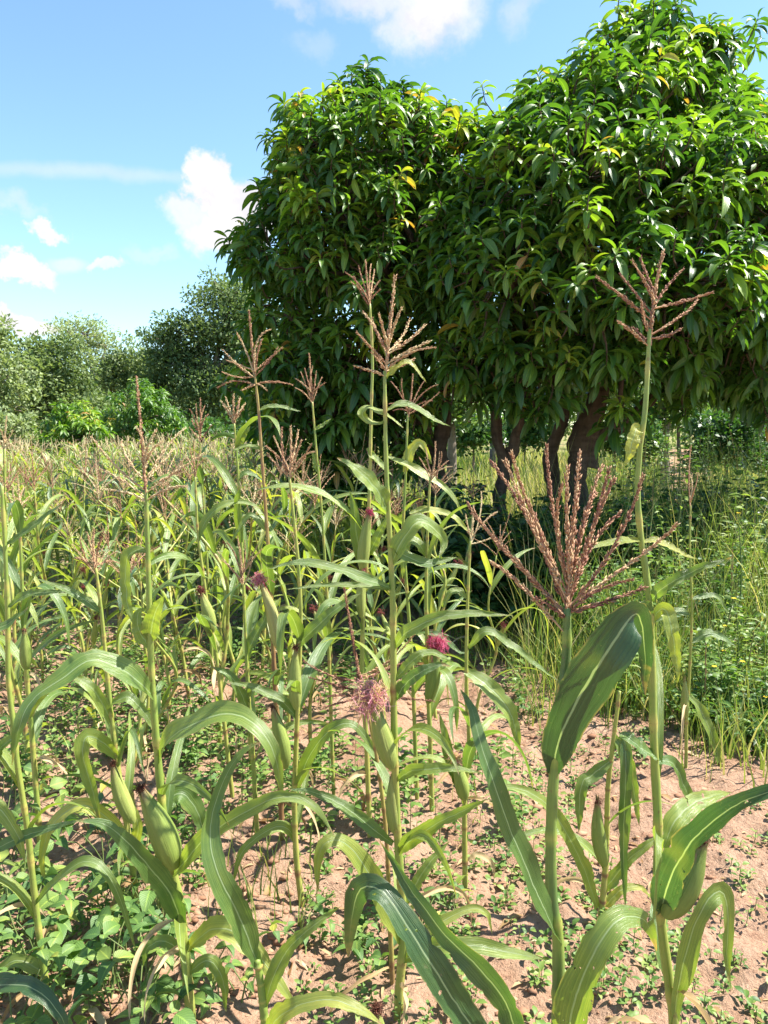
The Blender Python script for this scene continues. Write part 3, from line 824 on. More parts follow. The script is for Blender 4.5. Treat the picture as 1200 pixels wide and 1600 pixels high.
far_tree('woodland_tree', 'tall shaded tree closing the view behind the sandy path', 26, [(1090, 730), (1092, 650), (1094, 600)], [(1090, 590, 70, 44), (1150, 580, 70, 54), (1040, 580, 60, 50)], .2, 1.0, .35, 55)
far_tree('woodland_tree', 'shaded tree at the right edge behind the dark shrub', 17, [(1215, 760), (1212, 690), (1210, 640)], [(1200, 620, 60, 54), (1240, 660, 50, 50), (1170, 640, 40, 34)], .15, 1.0, .3, 56)
far_tree('shrub', 'dark dense shrub right of the sandy path at the back', 11, [(1135, 800), (1135, 740), (1135, 710)], [(1120, 690, 38, 38), (1155, 690, 36, 34), (1135, 720, 50, 36), (1100, 720, 26, 26)], .09, 1.0, .22, 57, cat='shrub', mat='shrub', r0=.05)
for k, (px, py, Y, r, tn, lab) in enumerate([(330, 690, 23, 44, .5, 'thicket at the foot of the tall dark spreading tree'), (410, 690, 20, 40, .4, 'thicket between the tall dark tree and the left mango'), (265, 700, 25, 34, .55, 'low thicket right of the larger round mango tree'), (655, 690, 16, 34, .55, 'bushy shrub between the two mango trees, far back'), (740, 672, 19, 36, .4, 'round shrub behind the thin forked mango stems'), (820, 672, 21, 36, .5, 'round shrub behind the middle mango stem'),
        (960, 678, 16, 36, .35, 'dark shrub just right of the forked mango trunk'), (1005, 690, 14, 28, .6, 'light green shrub left of the olive tree by the path'), (1200, 700, 12, 44, .45, 'leafy shrub at the right edge below the shaded tree'), (1100, 665, 22, 24, .55, 'small shrub at the far end of the sandy path')]):
    far_tree('shrub', lab, Y, [(px, 770), (px, 720), (px, 690)], [(px, py, r, r * .9), (px - r * .6, py + r * .4, r * .7, r * .6), (px + r * .6, py + r * .35, r * .7, r * .6), (px, py + r * .7, r * .8, r * .5)], .0065 * Y + .01, 1.0, tn - .08, 130 + k, cat='shrub', mat='shrub', r0=.05)
# a belt of trees closing the horizon outside and behind
rb = np.random.RandomState(77)
for k in range(18):
    px = [-420, -260, -130, 470, 560, 650, 1330, 1480, 1650, 400, 720, 860, 20, 110, 240, 960, 1060, 1170][k]
    Y = rb.uniform(34, 44)
    far_tree('woodland_tree', 'tree of the woodland belt closing the far side of the field', Y, [(px, 730), (px, 670), (px, 630)], [(px + rb.uniform(-20, 20), 610 + rb.uniform(-10, 10), 45, 42), (px - 34, 640, 36, 36), (px + 34, 640, 36, 36), (px, 670, 50, 24)], .26, .9, rb.uniform(.3, .55), 80 + k, group='trees of the far woodland belt', sub=18)

rs = np.random.RandomState(404)
g = Geo()
for row, (Y, hh) in enumerate([(52, 4.2), (64, 6.0)]):
    n = 11000
    x = rs.uniform(-75, 75, n); hN = hh * (.55 + .75 * vnoise(x * .16 + 80, x * 0 + 3.3 + row, 33)) * (.8 + .4 * vnoise(x * .7 + 80, x * 0 + 9.3, 34))
    z = hN * rs.rand(n) ** .7
    p = np.stack([x, Y + rs.normal(size=n) * 1.6 - (1 - z / hN) * 1.2, z], 1)
    scatter(g, DIA, rand_rot(n, rs), p, rs.uniform(.3, .62, n), np.clip(.38 + .25 * vnoise(x * .3 + 80, z, 35) + rs.normal(size=n) * .1, 0, 1))
o = part('far_woodland', g, M['far_tree']); o['kind'] = 'stuff'

# ------------------------------------------------------------------ shrubs and weeds
def bush(name, label, base, h, r, n, leaf, tint, seed, tmpl=OV, mat='weed', cat='weed', group=None, stems=9, flowers=0, up=.4, tilt=.5):
    rs = np.random.RandomState(seed)
    base = np.array([base[0], base[1], gz(base[0], base[1])])
    root = empty(name, base, label, cat, group)
    gs = Geo(); g = Geo(); gf = Geo()
    for k in range(stems):
        a = rs.uniform(0, 6.28); rr = r * math.sqrt(rs.rand()); hh = h * rs.uniform(.55, 1.05) * (1 - .35 * (rr / r) ** 2)
        e = base + [rr * math.cos(a), rr * math.sin(a), hh]
        P = catmull([base + [rr * .25 * math.cos(a), rr * .25 * math.sin(a), 0], base + (e - base) * [.55, .55, .5] + rs.normal(size=3) * .03, e], 9)
        tube(gs, P, np.linspace(.0065, .002, 9), 4, rs.rand(), cap=False)
        m = max(3, n // stems)
        t = rs.uniform(.18, 1.0, m) ** .8
        p = np.stack([np.interp(t * 8, np.arange(9), P[:, c]) for c in range(3)], 1)
        az = rs.uniform(0, 6.28, m)
        d = np.stack([np.cos(az), np.sin(az), rs.uniform(-.2, 1.0, m) * up], 1)
        p = p + d * rs.uniform(0, .6, (m, 1)) * leaf * 2.2
        scatter(g, tmpl, frame_from(nrm(d), nrm(np.array([0, 0, 1.0]) + rs.normal(size=(m, 3)) * tilt)), p, leaf * rs.uniform(.5, 1.25, m), np.clip(tint + rs.normal() * .06 + rs.normal(size=m) * .08, 0, 1))
        if flowers and rs.rand() < flowers:
            az = np.arange(6) * 6.283 / 6
            scatter(gf, OV, frame_from(np.stack([np.cos(az), np.sin(az), np.full(6, .25)], 1), np.repeat([[0, 0, 1.]], 6, 0)), np.repeat(e[None], 6, 0), np.full(6, .016), np.full(6, .5))
    part('stem', gs, M['stem'], root, base)
    o = part('foliage', g, M[mat], root, base); o['kind'] = 'stuff'
    if gf.n: part('flower', gf, M['flower'], root, base)
    return root

rb = np.random.RandomState(5)
# dark leafy shrubs in the shade at the foot of the mango trees
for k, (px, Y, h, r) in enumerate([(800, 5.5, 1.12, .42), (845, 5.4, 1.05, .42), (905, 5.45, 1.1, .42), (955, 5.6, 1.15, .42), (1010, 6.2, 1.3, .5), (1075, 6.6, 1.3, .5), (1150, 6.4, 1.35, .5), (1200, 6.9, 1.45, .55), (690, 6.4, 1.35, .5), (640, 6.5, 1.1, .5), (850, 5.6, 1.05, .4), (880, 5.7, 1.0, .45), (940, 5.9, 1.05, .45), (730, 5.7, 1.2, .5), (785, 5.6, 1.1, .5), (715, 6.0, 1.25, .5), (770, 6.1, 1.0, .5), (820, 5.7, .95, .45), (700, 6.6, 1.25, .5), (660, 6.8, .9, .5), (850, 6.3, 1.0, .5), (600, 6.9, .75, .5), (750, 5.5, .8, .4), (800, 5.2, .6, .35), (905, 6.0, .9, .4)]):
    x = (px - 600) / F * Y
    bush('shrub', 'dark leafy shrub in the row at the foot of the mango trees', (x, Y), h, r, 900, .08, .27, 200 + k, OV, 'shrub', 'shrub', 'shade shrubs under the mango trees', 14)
# sunlit weeds on the right
k = 0
for row, (Y, hh) in enumerate([(3.42, .26), (3.75, .38), (4.05, .55), (4.4, .72), (4.8, .9), (5.3, 1.05), (5.9, 1.15), (6.6, 1.25), (7.5, 1.35), (8.8, 1.4), (10.5, 1.4)]):
    x0 = [1.70, 1.40, 1.15, 1.15, 1.1, 1.15, 1.3, 1.5, 1.9, 2.3, 2.8][row]; x1 = Y * .66 + .5
    n = max(2, int((x1 - x0) / .36))
    for i in range(n):
        x = x0 + (x1 - x0) * (i + rb.uniform(.2, .8)) / n; y = Y + rb.uniform(-.2, .2)
        kind = rb.choice(3)
        bush('weed_bush', ['tall leafy weed in the tangle of undergrowth on the right', 'fine leaved weed in the tangle of undergrowth on the right', 'narrow leaved weed in the tangle of undergrowth on the right'][kind],
             (x, y), hh * rb.uniform(.55, 1.45), rb.uniform(.22, .38), [420, 700, 420][kind], [.052, .036, .085][kind], rb.uniform(.2, .85), 300 + k, [OV, OV, LANCE][kind], 'weed', 'weed',
             ['leafy weeds of the right undergrowth', 'fine leaved weeds of the right undergrowth', 'narrow leaved weeds of the right undergrowth'][kind], 12, flowers=.15 if kind == 1 and Y < 5 else 0)
        k += 1

# ------------------------------------------------------------------ grass
def grass(g, x, y, h, wd, lean, tint, rs, rows=4):
    n = len(x)
    az = rs.uniform(0, 6.28, n); fa = rs.uniform(0, 6.28, n)
    t = np.linspace(0, 1, rows)
    ln = lean * rs.uniform(.2, 1.3, n)
    dx = (np.cos(az) * ln * h)[:, None] * t[None] ** 1.8; dy = (np.sin(az) * ln * h)[:, None] * t[None] ** 1.8
    z0 = ground_z(x, y) - .01
    z = z0[:, None] + h[:, None] * (t[None] - .35 * (np.clip(ln, 0, 1.4)[:, None] * t[None]) ** 2)
    C = np.stack([x[:, None] + dx, y[:, None] + dy, z], -1)
    W = (wd * rs.uniform(.6, 1.3, n))[:, None] * (1 - t[None] ** 1.5 * .92) * .5
    o_ = np.stack([np.cos(fa), np.sin(fa), np.zeros(n)], -1)[:, None] * W[..., None]
    V = np.stack([C - o_, C + o_], 2).reshape(-1, 3)
    Q = (grid_quads(rows, 2)[None] + (np.arange(n) * rows * 2)[:, None, None]).reshape(-1, 4)
    A = np.zeros((n, rows, 2, 3)); A[..., 0] = [0, 1]; A[..., 1] = t[None, :, None]; A[..., 2] = np.clip(tint, 0, 1)[:, None, None]
    g.add(V, Q, None, A.reshape(-1, 3))

rs = np.random.RandomState(91)
g = Geo()
# tussocks along the edge of the bare soil on the right
for (px, py, n, h, sp_, tn) in [(770, 985, 160, .42, .12, .6), (740, 1010, 120, .3, .12, .55), (800, 1040, 130, .3, .14, .65), (870, 1060, 150, .34, .16, .6), (930, 1075, 150, .36, .15, .55), (990, 1110, 140, .34, .14, .5), (690, 990, 120, .3, .14, .5), (1060, 1130, 140, .3, .14, .6), (1120, 1160, 140, .32, .15, .5), (1185, 1190, 150, .34, .15, .6), (1010, 1090, 140, .4, .16, .7), (820, 1000, 220, .50, .14, .7), (870, 1010, 220, .55, .15, .75), (930, 1020, 240, .60, .15, .65), (985, 1040, 240, .62, .16, .6), (1040, 1060, 200, .6, .15, .5), (1090, 1085, 180, .5, .15, .55), (1150, 1120, 160, .42, .14, .5),
                                (960, 960, 320, .95, .22, .35), (1010, 960, 320, 1.0, .24, .25), (1060, 950, 300, .95, .24, .4), (900, 950, 260, .8, .2, .6), (1120, 960, 280, .95, .24, .5), (1180, 960, 280, .9, .24, .45), (850, 940, 220, .7, .2, .7),
                                (1000, 880, 300, 1.1, .3, .2), (1090, 890, 300, 1.1, .3, .4), (1180, 890, 300, 1.1, .3, .5), (930, 890, 250, 1.0, .3, .5)]:
    c = on_ground(px, py)
    x = c[0] + rs.normal(size=n) * sp_; y = c[1] + rs.normal(size=n) * sp_
    grass(g, x, y, h * rs.uniform(.45, 1.15, n), .008, .45, tn + rs.normal(size=n) * .16, rs, 5)
n = 4200
yy = rs.uniform(3.7, 9.5, n); xx = rs.uniform(.19, .62, n) * yy
k = vnoise(xx * 1.1 + 60, yy * 1.1 + 60, 25) > .42
grass(g, xx[k], yy[k], rs.uniform(.5, 1.6, k.sum()) * np.clip(.30 + (yy[k] - 3.6) * .4, .35, 1), .007, .5, .56 + rs.normal(size=k.sum()) * .24, rs, 5)
# meadow behind the trees
n = 20000
y = 7.8 + 26 * rs.rand(n) ** 1.7; x = (rs.uniform(-.14, .75, n)) * y
pk = np.abs(x - (.405 * y + .3 * np.sin(y * .35))) > .035 * y * (y > 11)
x, y = x[pk], y[pk]; n = len(x)
grass(g, x, y, (.45 + .6 * vnoise(x * .5 + 60, y * .5 + 60, 20)) * rs.uniform(.5, 1.2, n), .018 * 1 + .0012 * y, .5, .68 + .3 * (vnoise(x * .4 + 60, y * .4 + 60, 21) - .5) * 2 + rs.normal(size=n) * .12, rs, 4)
# thin grass among the maize
n = 2600
y = 2.2 + 7 * rs.rand(n) ** 1.4; x = rs.uniform(-.62, .14, n) * y
k = vnoise(x * 1.7 + 60, y * 1.7 + 60, 22) > .55
grass(g, x[k], y[k], rs.uniform(.06, .28, k.sum()), .006, .6, .45 + rs.normal(size=k.sum()) * .15, rs, 4)
o = part('grass', g, M['grass']); o['kind'] = 'stuff'

# seedlings and small weeds on the soil
g = Geo(); gs = Geo()
N = 3600
yy = 1.45 + 4.8 * rs.rand(N) ** 1.1; xx = rs.uniform(-.62, .62, N) * yy
den = vnoise(xx * 1.9 + 70, yy * 1.9 + 70, 23) + .25 * (xx < -.25 * yy)
keep = (den > .46) & ~((xx > .0 * yy) & (rs.rand(N) < .25))
xx, yy = xx[keep], yy[keep]; zz = ground_z(xx, yy)
for i in range(len(xx)):
    tall = yy[i] > 2.7 and xx[i] < .2 * yy[i] and rs.rand() < .55
    m = rs.randint(5, 12) + 8 * tall; h = rs.uniform(.015, .07) + tall * rs.uniform(.04, .2)
    az = np.arange(m) * 2.4 + rs.uniform(0, 6.28)
    d = np.stack([np.cos(az), np.sin(az), rs.uniform(.0, .7, m)], 1)
    p = np.array([xx[i], yy[i], zz[i]]) + np.stack([np.cos(az) * .008, np.sin(az) * .008, np.linspace(.15, 1, m) * h], 1)
    scatter(g, OV, frame_from(nrm(d), nrm(np.array([0, 0, 1.0]) + rs.normal(size=(m, 3)) * .25)), p, rs.uniform(.012, .030) * (1 + .6 * tall) * rs.uniform(.7, 1.3, m), np.clip(rs.uniform(.35, .85) + rs.normal(size=m) * .08, 0, 1))
    tube(gs, np.array([[xx[i], yy[i], zz[i] - .005], [xx[i] + .004, yy[i], zz[i] + h]]), [.002, .001], 3, .5, cap=False)
o = part('weeds', g, M['weed']); o['kind'] = 'stuff'
o = part('weed_stems', gs, M['stem']); o['kind'] = 'stuff'
# straw and fallen bits
g = Geo(); n = 1500
yy = 1.5 + 4 * rs.rand(n); xx = rs.uniform(-.6, .6, n) * yy
az = rs.uniform(0, 6.28, n); d = np.stack([np.cos(az), np.sin(az), rs.normal(size=n) * .12], 1)
scatter(g, LANCE, frame_from(d, np.repeat([[0, 0, 1.]], n, 0)), np.stack([xx, yy, ground_z(xx, yy) + .006], 1), rs.uniform(.015, .06, n) * (1 + 1.6 * (rs.rand(n) < .12)), rs.rand(n))
o = part('plant_litter', g, M['dry']); o['kind'] = 'stuff'

# cowpea plants
CP = {}
def bean_plant(label, base, r, n, seed, tint, group='low bean plants under the maize', leaf=.075, h=.2):
    rs = np.random.RandomState(seed)
    base = np.array([base[0], base[1], gz(base[0], base[1])])
    root = empty('bean_plant', base, label, 'bean plant', group)
    gs = Geo()
    for k in range(n):
        a = k * 2.4 + rs.uniform(-.4, .4); rr = r * math.sqrt((k + .6) / n); hh = h * rs.uniform(.45, 1.15)
        e = base + [rr * math.cos(a), rr * math.sin(a), hh]
        tube(gs, catmull([base + rs.normal(size=3) * [.02, .02, 0], base + (e - base) * [.5, .5, .75], e], 5), np.linspace(.003, .0018, 5), 4, .4, cap=False)
        d0 = np.array([math.cos(a), math.sin(a), 0.0])
        for j, da in enumerate((0.0, 1.9, -1.9)):
            dd = np.array([math.cos(a + da), math.sin(a + da), rs.uniform(-.35, .25)])
            ti = int(np.clip(tint + rs.normal() * .16, 0, .99) * 7)
            if ti not in CP:
                A1 = OV5[2].copy(); A1[:, 2] = (ti + .5) / 7
                gg = Geo(); gg.add(OV5[0], OV5[1], None, A1); CP[ti] = gg.mesh('leaf', M['bean'])
            Rm = frame_from(nrm(dd)[None], nrm(np.array([0, 0, 1.0]) + rs.normal(size=3) * .35)[None])[0]
            L = leaf * rs.uniform(.6, 1.35) * (1.1 if j == 0 else .9)
            o = link('leaf', CP[ti], root)
            m = Matrix(Rm.tolist()).to_4x4() @ Matrix.Diagonal((L, L, L, 1))
            m.translation = Vector(e + d0 * (.012 if j == 0 else 0) - base)
            o.matrix_local = m
    part('stem', gs, M['stem'], root, base)
    return root
rs = np.random.RandomState(17)
spots = [(40, 1560), (110, 1590), (170, 1560), (70, 1500), (150, 1510), (215, 1530), (20, 1470), (110, 1450), (180, 1460), (40, 1410), (130, 1400), (30, 1340), (170, 1370), (80, 1350), (20, 1290), (90, 1290), (150, 1300), (210, 1400), (60, 1240), (120, 1230), (20, 1210), (240, 1590), (330, 1570), (30, 1640), (120, 1650), (210, 1640),
         (300, 1200), (350, 1180), (270, 1180), (200, 1180), (700, 1430), (660, 1450), (740, 1190), (800, 1130), (840, 1120), (330, 1240), (560, 1470), (470, 1470), (600, 1500), (380, 1560), (250, 1460), (1000, 1180), (90, 1180)]
for k, (px, py) in enumerate(spots):
    if k in (1, 4, 7, 10, 13, 15, 18, 24): continue
    c = on_ground(px, py)
    big = px < 260 and py > 1260
    bean_plant('low bean plant with heart shaped leaves in the patch at the lower left' if px < 260 else 'small bean plant with a few leaves on the bare soil', (c[0], c[1]), .17 if big else .09, 8 if big else 5, 500 + k, rs.uniform(.25, .72),
               'bean plants of the lower left patch' if px < 260 else 'small bean plants on the bare soil', .062 if big else .045, .20 if big else .09)
# bean pods lying in the patch
g = Geo(); tube(g, px_pts([(195, 1418), (215, 1412), (240, 1411)], 2.25), [.004, .006, .003], 6, .3); o = part('bean_pod', g, M['pod'], None, (0, 0, 0)); tag(o, 'slim green bean pod lying level in the bean patch', 'bean pod')
g = Geo(); tube(g, px_pts([(150, 1432), (165, 1445), (182, 1460)], 2.15), [.004, .006, .003], 6, .6); o = part('bean_pod', g, M['pod'], None, (0, 0, 0)); tag(o, 'slim green bean pod slanting down below the level one', 'bean pod')

# ------------------------------------------------------------------ maize
_s = np.array([[0, 0, 0], [.45, .20, 0], [.45, 0, .20], [.45, -.20, 0], [.45, 0, -.20], [1.15, 0, 0]], float)
_f = np.array([[0, 2, 1], [0, 3, 2], [0, 4, 3], [0, 1, 4], [5, 1, 2], [5, 2, 3], [5, 3, 4], [5, 4, 1]])
SPK = (_s, _f, np.zeros((6, 3)))

def spike(g, P, thick, tint, rs, step=None, core=.0012):
    P = np.asarray(P, float)
    L = np.linalg.norm(np.diff(P, axis=0), axis=1).sum()
    step = step or thick * .22
    n = max(6, int(L / step))
    s = np.linspace(.10, .99, n); k = np.linspace(0, 1, len(P))
    p = np.stack([np.interp(s, k, P[:, c]) for c in range(3)], 1)
    T = nrm(np.gradient(p, axis=0)); ref = sphere_dirs(n, rs)
    a = np.cross(T, nrm(np.cross(T, [.3, .4, .8])));
    b = np.cross(T, a); th = np.arange(n) * 2.2 + rs.uniform(0, 6)
    rdir = nrm(a) * np.cos(th)[:, None] + nrm(b) * np.sin(th)[:, None]
    d = nrm(T * 1.0 + rdir * .30 + ref * .26)
    taper = np.clip(1.25 - s * .75, .35, 1)
    scatter(g, SPK, frame_from(d, rdir), p + rdir * core, thick * rs.uniform(.6, 1.35, n) * taper ** .6, np.clip(tint + rs.normal(size=n) * .13 + .12 * (rs.rand(n) < .12), 0, 1))
    tube(g, P, np.linspace(core * 1.6, core * .6, len(P)), 4, min(1, tint + .1), cap=False)

def sag(a, b, bow=0.0, rs=None, n=9, sideways=0.0):
    a = np.asarray(a); b = np.asarray(b); t = np.linspace(0, 1, n)[:, None]
    L = np.linalg.norm(b - a)
    off = np.array([0, 0, 1.0]) * bow * L
    if rs is not None: off = off + rs.normal(size=3) * sideways * L
    return a + (b - a) * t + off * (4 * t * (1 - t))

def make_stalk(P, rb, rt, tint, n=44, sides=8, rs=R_):
    n = int(n * 1.6); g = Geo(); C = catmull(P, n)
    t = np.linspace(0, 1, n)      # P runs from the ground up
    r = rb + (rt - rb) * t ** 1.15
    nodes = np.cumsum(rs.uniform(.085, .13, 14)); nodes = nodes[nodes < .97]
    ti = np.full(n, tint) + (1 - t) * .12
    prev = 0
    for k in list(nodes) + [.97]:
        i = int(k * (n - 1))
        for j in range(prev + 1, i):      # the sheath wraps the stem above each node and opens towards the next
            q = (j - prev) / max(1, i - prev); r[j] *= 1 + .16 * (1 - abs(2 * q - .9)); ti[j] -= .10 * (1 - q)
        r[i] *= 1.25; ti[i] = min(1, ti[i] + .30)
        prev = i
    tube(g, C, r, sides, np.clip(ti, 0, 1))
    return g, C

def auto_path(p, az, L, el0, bend, n, rs, kink=0.0):
    t = np.linspace(0, 1, n)
    el = el0 - bend * t ** 1.25
    if kink: el = el - kink / (1 + np.exp(-(t - rs.uniform(.45, .65)) * 26))
    el = np.maximum(el, rad(-86))
    a = az + rs.normal() * .5 * t + .12 * np.sin(t * 5 + rs.rand() * 6)
    d = np.stack([np.cos(el) * np.cos(a), np.cos(el) * np.sin(a), np.sin(el)], 1)
    return p + np.vstack([[0, 0, 0], np.cumsum(.5 * (d[1:] + d[:-1]), 0)]) * L / (n - 1)

def auto_leaf(p, az, rs, L=.6, w=.06, n=18, cols=5, tint=.4):
    g = Geo()
    P = auto_path(p, az, L, rad(rs.uniform(52, 80)), rad(rs.uniform(55, 140)), n, rs, rad(60) if rs.rand() < .22 else 0)
    blade(g, P, w, (0, 0, 1.0) if abs(P[-1][2] - P[0][2]) < .9 * L else (.4, -.5, .7), (rs.normal() * .3, rs.normal() * .9), .35, .06, cols, tint, rs.randint(1 << 30), waves=rs.uniform(2, 4))
    return g

def make_ear(base, tip, W, tint, n=14, sides=14, rs=R_, silk=None, silk_r=.03, silk_n=70):
    """husk geometry, silk geometry"""
    g = Geo(); base = np.asarray(base); tip = np.asarray(tip)
    ax = tip - base; L = np.linalg.norm(ax); ax = ax / L
    t = np.linspace(0, 1, n)
    bow = nrm(np.cross(ax, [.2, .9, .1])) * rs.uniform(-.05, .05) * L
    P = base + np.outer(t, ax) * L + np.outer(np.sin(np.pi * t), bow)
    prof = np.interp(t, [0, .06, .2, .42, .68, .88, 1], [.35, .64, .92, .98, .74, .38, .14])
    ref = np.array([.3, .9, .1]); U = nrm(np.cross(ax, ref)); V_ = np.cross(ax, U)
    a = np.linspace(0, 2 * np.pi, sides, endpoint=False)
    ridge = 1 + .05 * np.cos(a[None] * 3 + t[:, None] * 1.4 + rs.rand() * 6) + .02 * rs.normal(size=(1, sides))
    rr = (W * .5) * prof[:, None] * ridge
    V = P[:, None] + rr[..., None] * (np.cos(a)[None, :, None] * U + np.sin(a)[None, :, None] * V_)
    A = np.zeros((n, sides, 3)); A[..., 0] = (np.arange(sides) / sides)[None]; A[..., 1] = t[:, None]; A[..., 2] = tint
    g.add(V.reshape(-1, 3), grid_quads(n, sides, True), None, A.reshape(-1, 3))
    for k in range(4):      # husk leaves lapping over one another, tips free
        th = k * 1.75 + rs.uniform(0, .8); rd = np.cos(th) * U + np.sin(th) * V_
        tt = np.linspace(.02, rs.uniform(.88, 1.15), 10)
        rb_ = W * .5 * np.interp(tt, t, prof) * 1.05 + .0015 + .10 * W * np.clip(tt - .85, 0, 1)
        Pb = base + np.outer(tt, ax) * L + np.outer(np.sin(np.pi * np.clip(tt, 0, 1)), bow) + rb_[:, None] * rd
        blade(g, Pb, W * .95, rd, (0, 0), -.75, .02, 5, min(1, max(0, tint + rs.uniform(-.15, .2))), rs.randint(1 << 30))
    gs = None
    if silk is not None:
        gs = Geo(); e = P[-1] - ax * L * .03
        for k in range(silk_n):
            d = nrm(ax * rs.uniform(.5, 1.6) + rs.normal(size=3) * .62)
            q = e + d * silk_r * rs.uniform(.6, 1.5)
            pts = [e + rs.normal(size=3) * W * .06, e + d * silk_r * .5 + rs.normal(size=3) * silk_r * .25, q + rs.normal(size=3) * silk_r * .25, q + rs.normal(size=3) * silk_r * .5 - [0, 0, silk_r * rs.uniform(.2, .9)]]
            tube(gs, catmull(pts, 7), np.linspace(.0010, .0005, 7), 3, np.clip(silk + rs.normal() * .05, 0, 1), cap=False)
    return g, gs

class Plant:
    def __init__(s, label, Y, stalk, rb=.010, rt=.004, tint=.45, group=None, seed=0, name='maize_plant'):
        s.Y = Y; s.seed = seed; s.rs = np.random.RandomState(seed + 900)
        P = px_pts(stalk, Y)                     # from the top down
        last = P[-1]; g0 = gz(last[0], last[1])
        if last[2] > g0 + .02:
            d = P[-1] - P[-2]; d = d / max(1e-6, -d[2]) if d[2] < 0 else np.array([0, 0, -1.0])
            k = last[2] - g0
            P.append(last + np.array([d[0] * .6, d[1] * .6, -1]) * k)
        P[-1] = np.array([P[-1][0], P[-1][1], gz(P[-1][0], P[-1][1]) - .015])
        s.base = P[-1]
        s.root = empty(name, s.base, label, 'maize plant', group)
        g, s.C = make_stalk(P[::-1], rb, rt, tint, rs=s.rs)
        s.C = s.C[::-1]
        s.g = lambda nm, g, mat, par=None: link(nm, g.mesh(nm, M[mat], s.base), par or s.root)
        s.g('stalk', g, 'stalk')
        PL.append(s)
        if seed in MARK: s.root['mark'] = MARK[seed]
    def w(s, px): return px * s.Y / F
    def leaf(s, pts, w, tint=.4, hint=(0, -.75, .65), roll=(0, 0), mat='leaf', fold=.32, wave=.085, prof=None, n=40, cols=7):
        g = Geo(); P = catmull(px_pts(pts, s.Y), n)
        P = P + np.cumsum(s.rs.normal(size=(n, 3)) * .0006, 0)
        pr = None
        if prof == 'blunt':
            t = np.linspace(0, 1, n); pr = np.interp(t, [0, .06, .2, .4, .6, .8, .95, 1], [.25, .5, .9, 1, .98, .72, .3, .03])
        if prof == 'fold':
            t = np.linspace(0, 1, n); pr = np.interp(t, [0, .06, .2, .38, .56, .66, .74, .9, 1], [.25, .55, .92, 1, .95, .6, .42, .3, .03])
        blade(g, P, s.w(w) * .87, hint, roll, fold, wave, cols, tint + .14 * (tint > .17), s.rs.randint(1 << 30), pr)
        s.g('leaf', g, mat)
        return s
    def tassel(s, base, central, tips, thick=.008, tint=.4, ctint=None, rise=.25, bow=.06, jit=.03):
        rs = s.rs; Y = s.Y
        b = at(*base, Y); c = at(*central, Y)
        t = s.g('tassel', (lambda g: (spike(g, sag(b, c, 0, rs, 9, .02), thick * 1.15, ctint if ctint is not None else tint, rs, core=.002), g)[1])(Geo()), 'tassel')
        for k, tp in enumerate(tips):
            e = at(tp[0], tp[1], Y + (tp[2] if len(tp) > 2 else rs.normal() * jit))
            q = b + (c - b) * (tp[3] if len(tp) > 3 else rs.uniform(0, rise))
            g = Geo(); spike(g, sag(q, e, bow * rs.uniform(-.3, 2.0), rs, 9, .05), thick * rs.uniform(.85, 1.1), np.clip(tint + rs.normal() * .13, 0, 1), rs)
            s.g('branch', g, 'tassel', t)
        return s
    def ear(s, base, tip, w, tint=.45, silk=None, silk_px=10, dy=0.0, n=80):
        g, gs = make_ear(at(base[0], base[1], s.Y + dy), at(tip[0], tip[1], s.Y + dy * 1.2), s.w(w), tint, rs=s.rs, silk=silk, silk_r=s.w(silk_px), silk_n=int(n * 1.6))
        e = s.g('ear', g, 'husk')
        if gs is not None: s.g('silk', gs, 'silk', e)
        return s
    def dry(s, k, lo=.05, hi=.3):
        n = len(s.C)
        for i in range(k):
            p = s.C[int((1 - s.rs.uniform(lo, hi)) * (n - 1))]
            g = Geo(); P = auto_path(p, s.rs.uniform(0, 6.28), s.rs.uniform(.18, .34), rad(s.rs.uniform(10, 50)), rad(s.rs.uniform(110, 170)), 18, s.rs)
            blade(g, P, s.rs.uniform(.018, .032), (.2, -.4, .9), (s.rs.normal() * .5, s.rs.normal() * 2), .9, .2, 5, s.rs.uniform(.2, .9), s.rs.randint(1 << 30))
            s.g('leaf', g, 'dry')
        return s
    def auto(s, k, L=(.38, .58), w=(.030, .050), lo=.25, hi=.95, tint=.55):
        n = len(s.C)
        az = s.rs.uniform(0, 6.28)
        for i in range(k):
            f = hi - (hi - lo) * (i + s.rs.uniform(.2, .8)) / k     # fraction of height
            p = s.C[int((1 - f) * (n - 1))]
            az += math.pi + s.rs.normal() * .5
            g = auto_leaf(p, az, s.rs, s.rs.uniform(*L) * (1 - .35 * abs(f - .5)), s.rs.uniform(*w), 22, 5, np.clip(tint + s.rs.normal() * .12, .05, .95))
            s.g('leaf', g, 'leaf')
        return s
PL = []
MARK = {3: 'the tallest central plant', 4: 'the sturdy left plant', 5: 'the thin left-edge stalk', 10: 'the plant with its foot on sand', 11: 'the red-brown stalk', 12: 'the fanned pink tassel', 13: 'the slender upright tassel', 14: 'the dark red silk plant', 15: 'the thin spread pink tassel', 16: 'the crimson silk plant', 17: 'the yellow silk plant', 20: 'the orange-brown fan tassel', 21: 'the tan silk ear plant', 23: 'the low pinkish tassel', 24: 'the round green ear plant', 25: 'the dusky red tassel', 26: 'the pale feathery left tassel'}
MAIZE = 'maize plants standing singly in front'

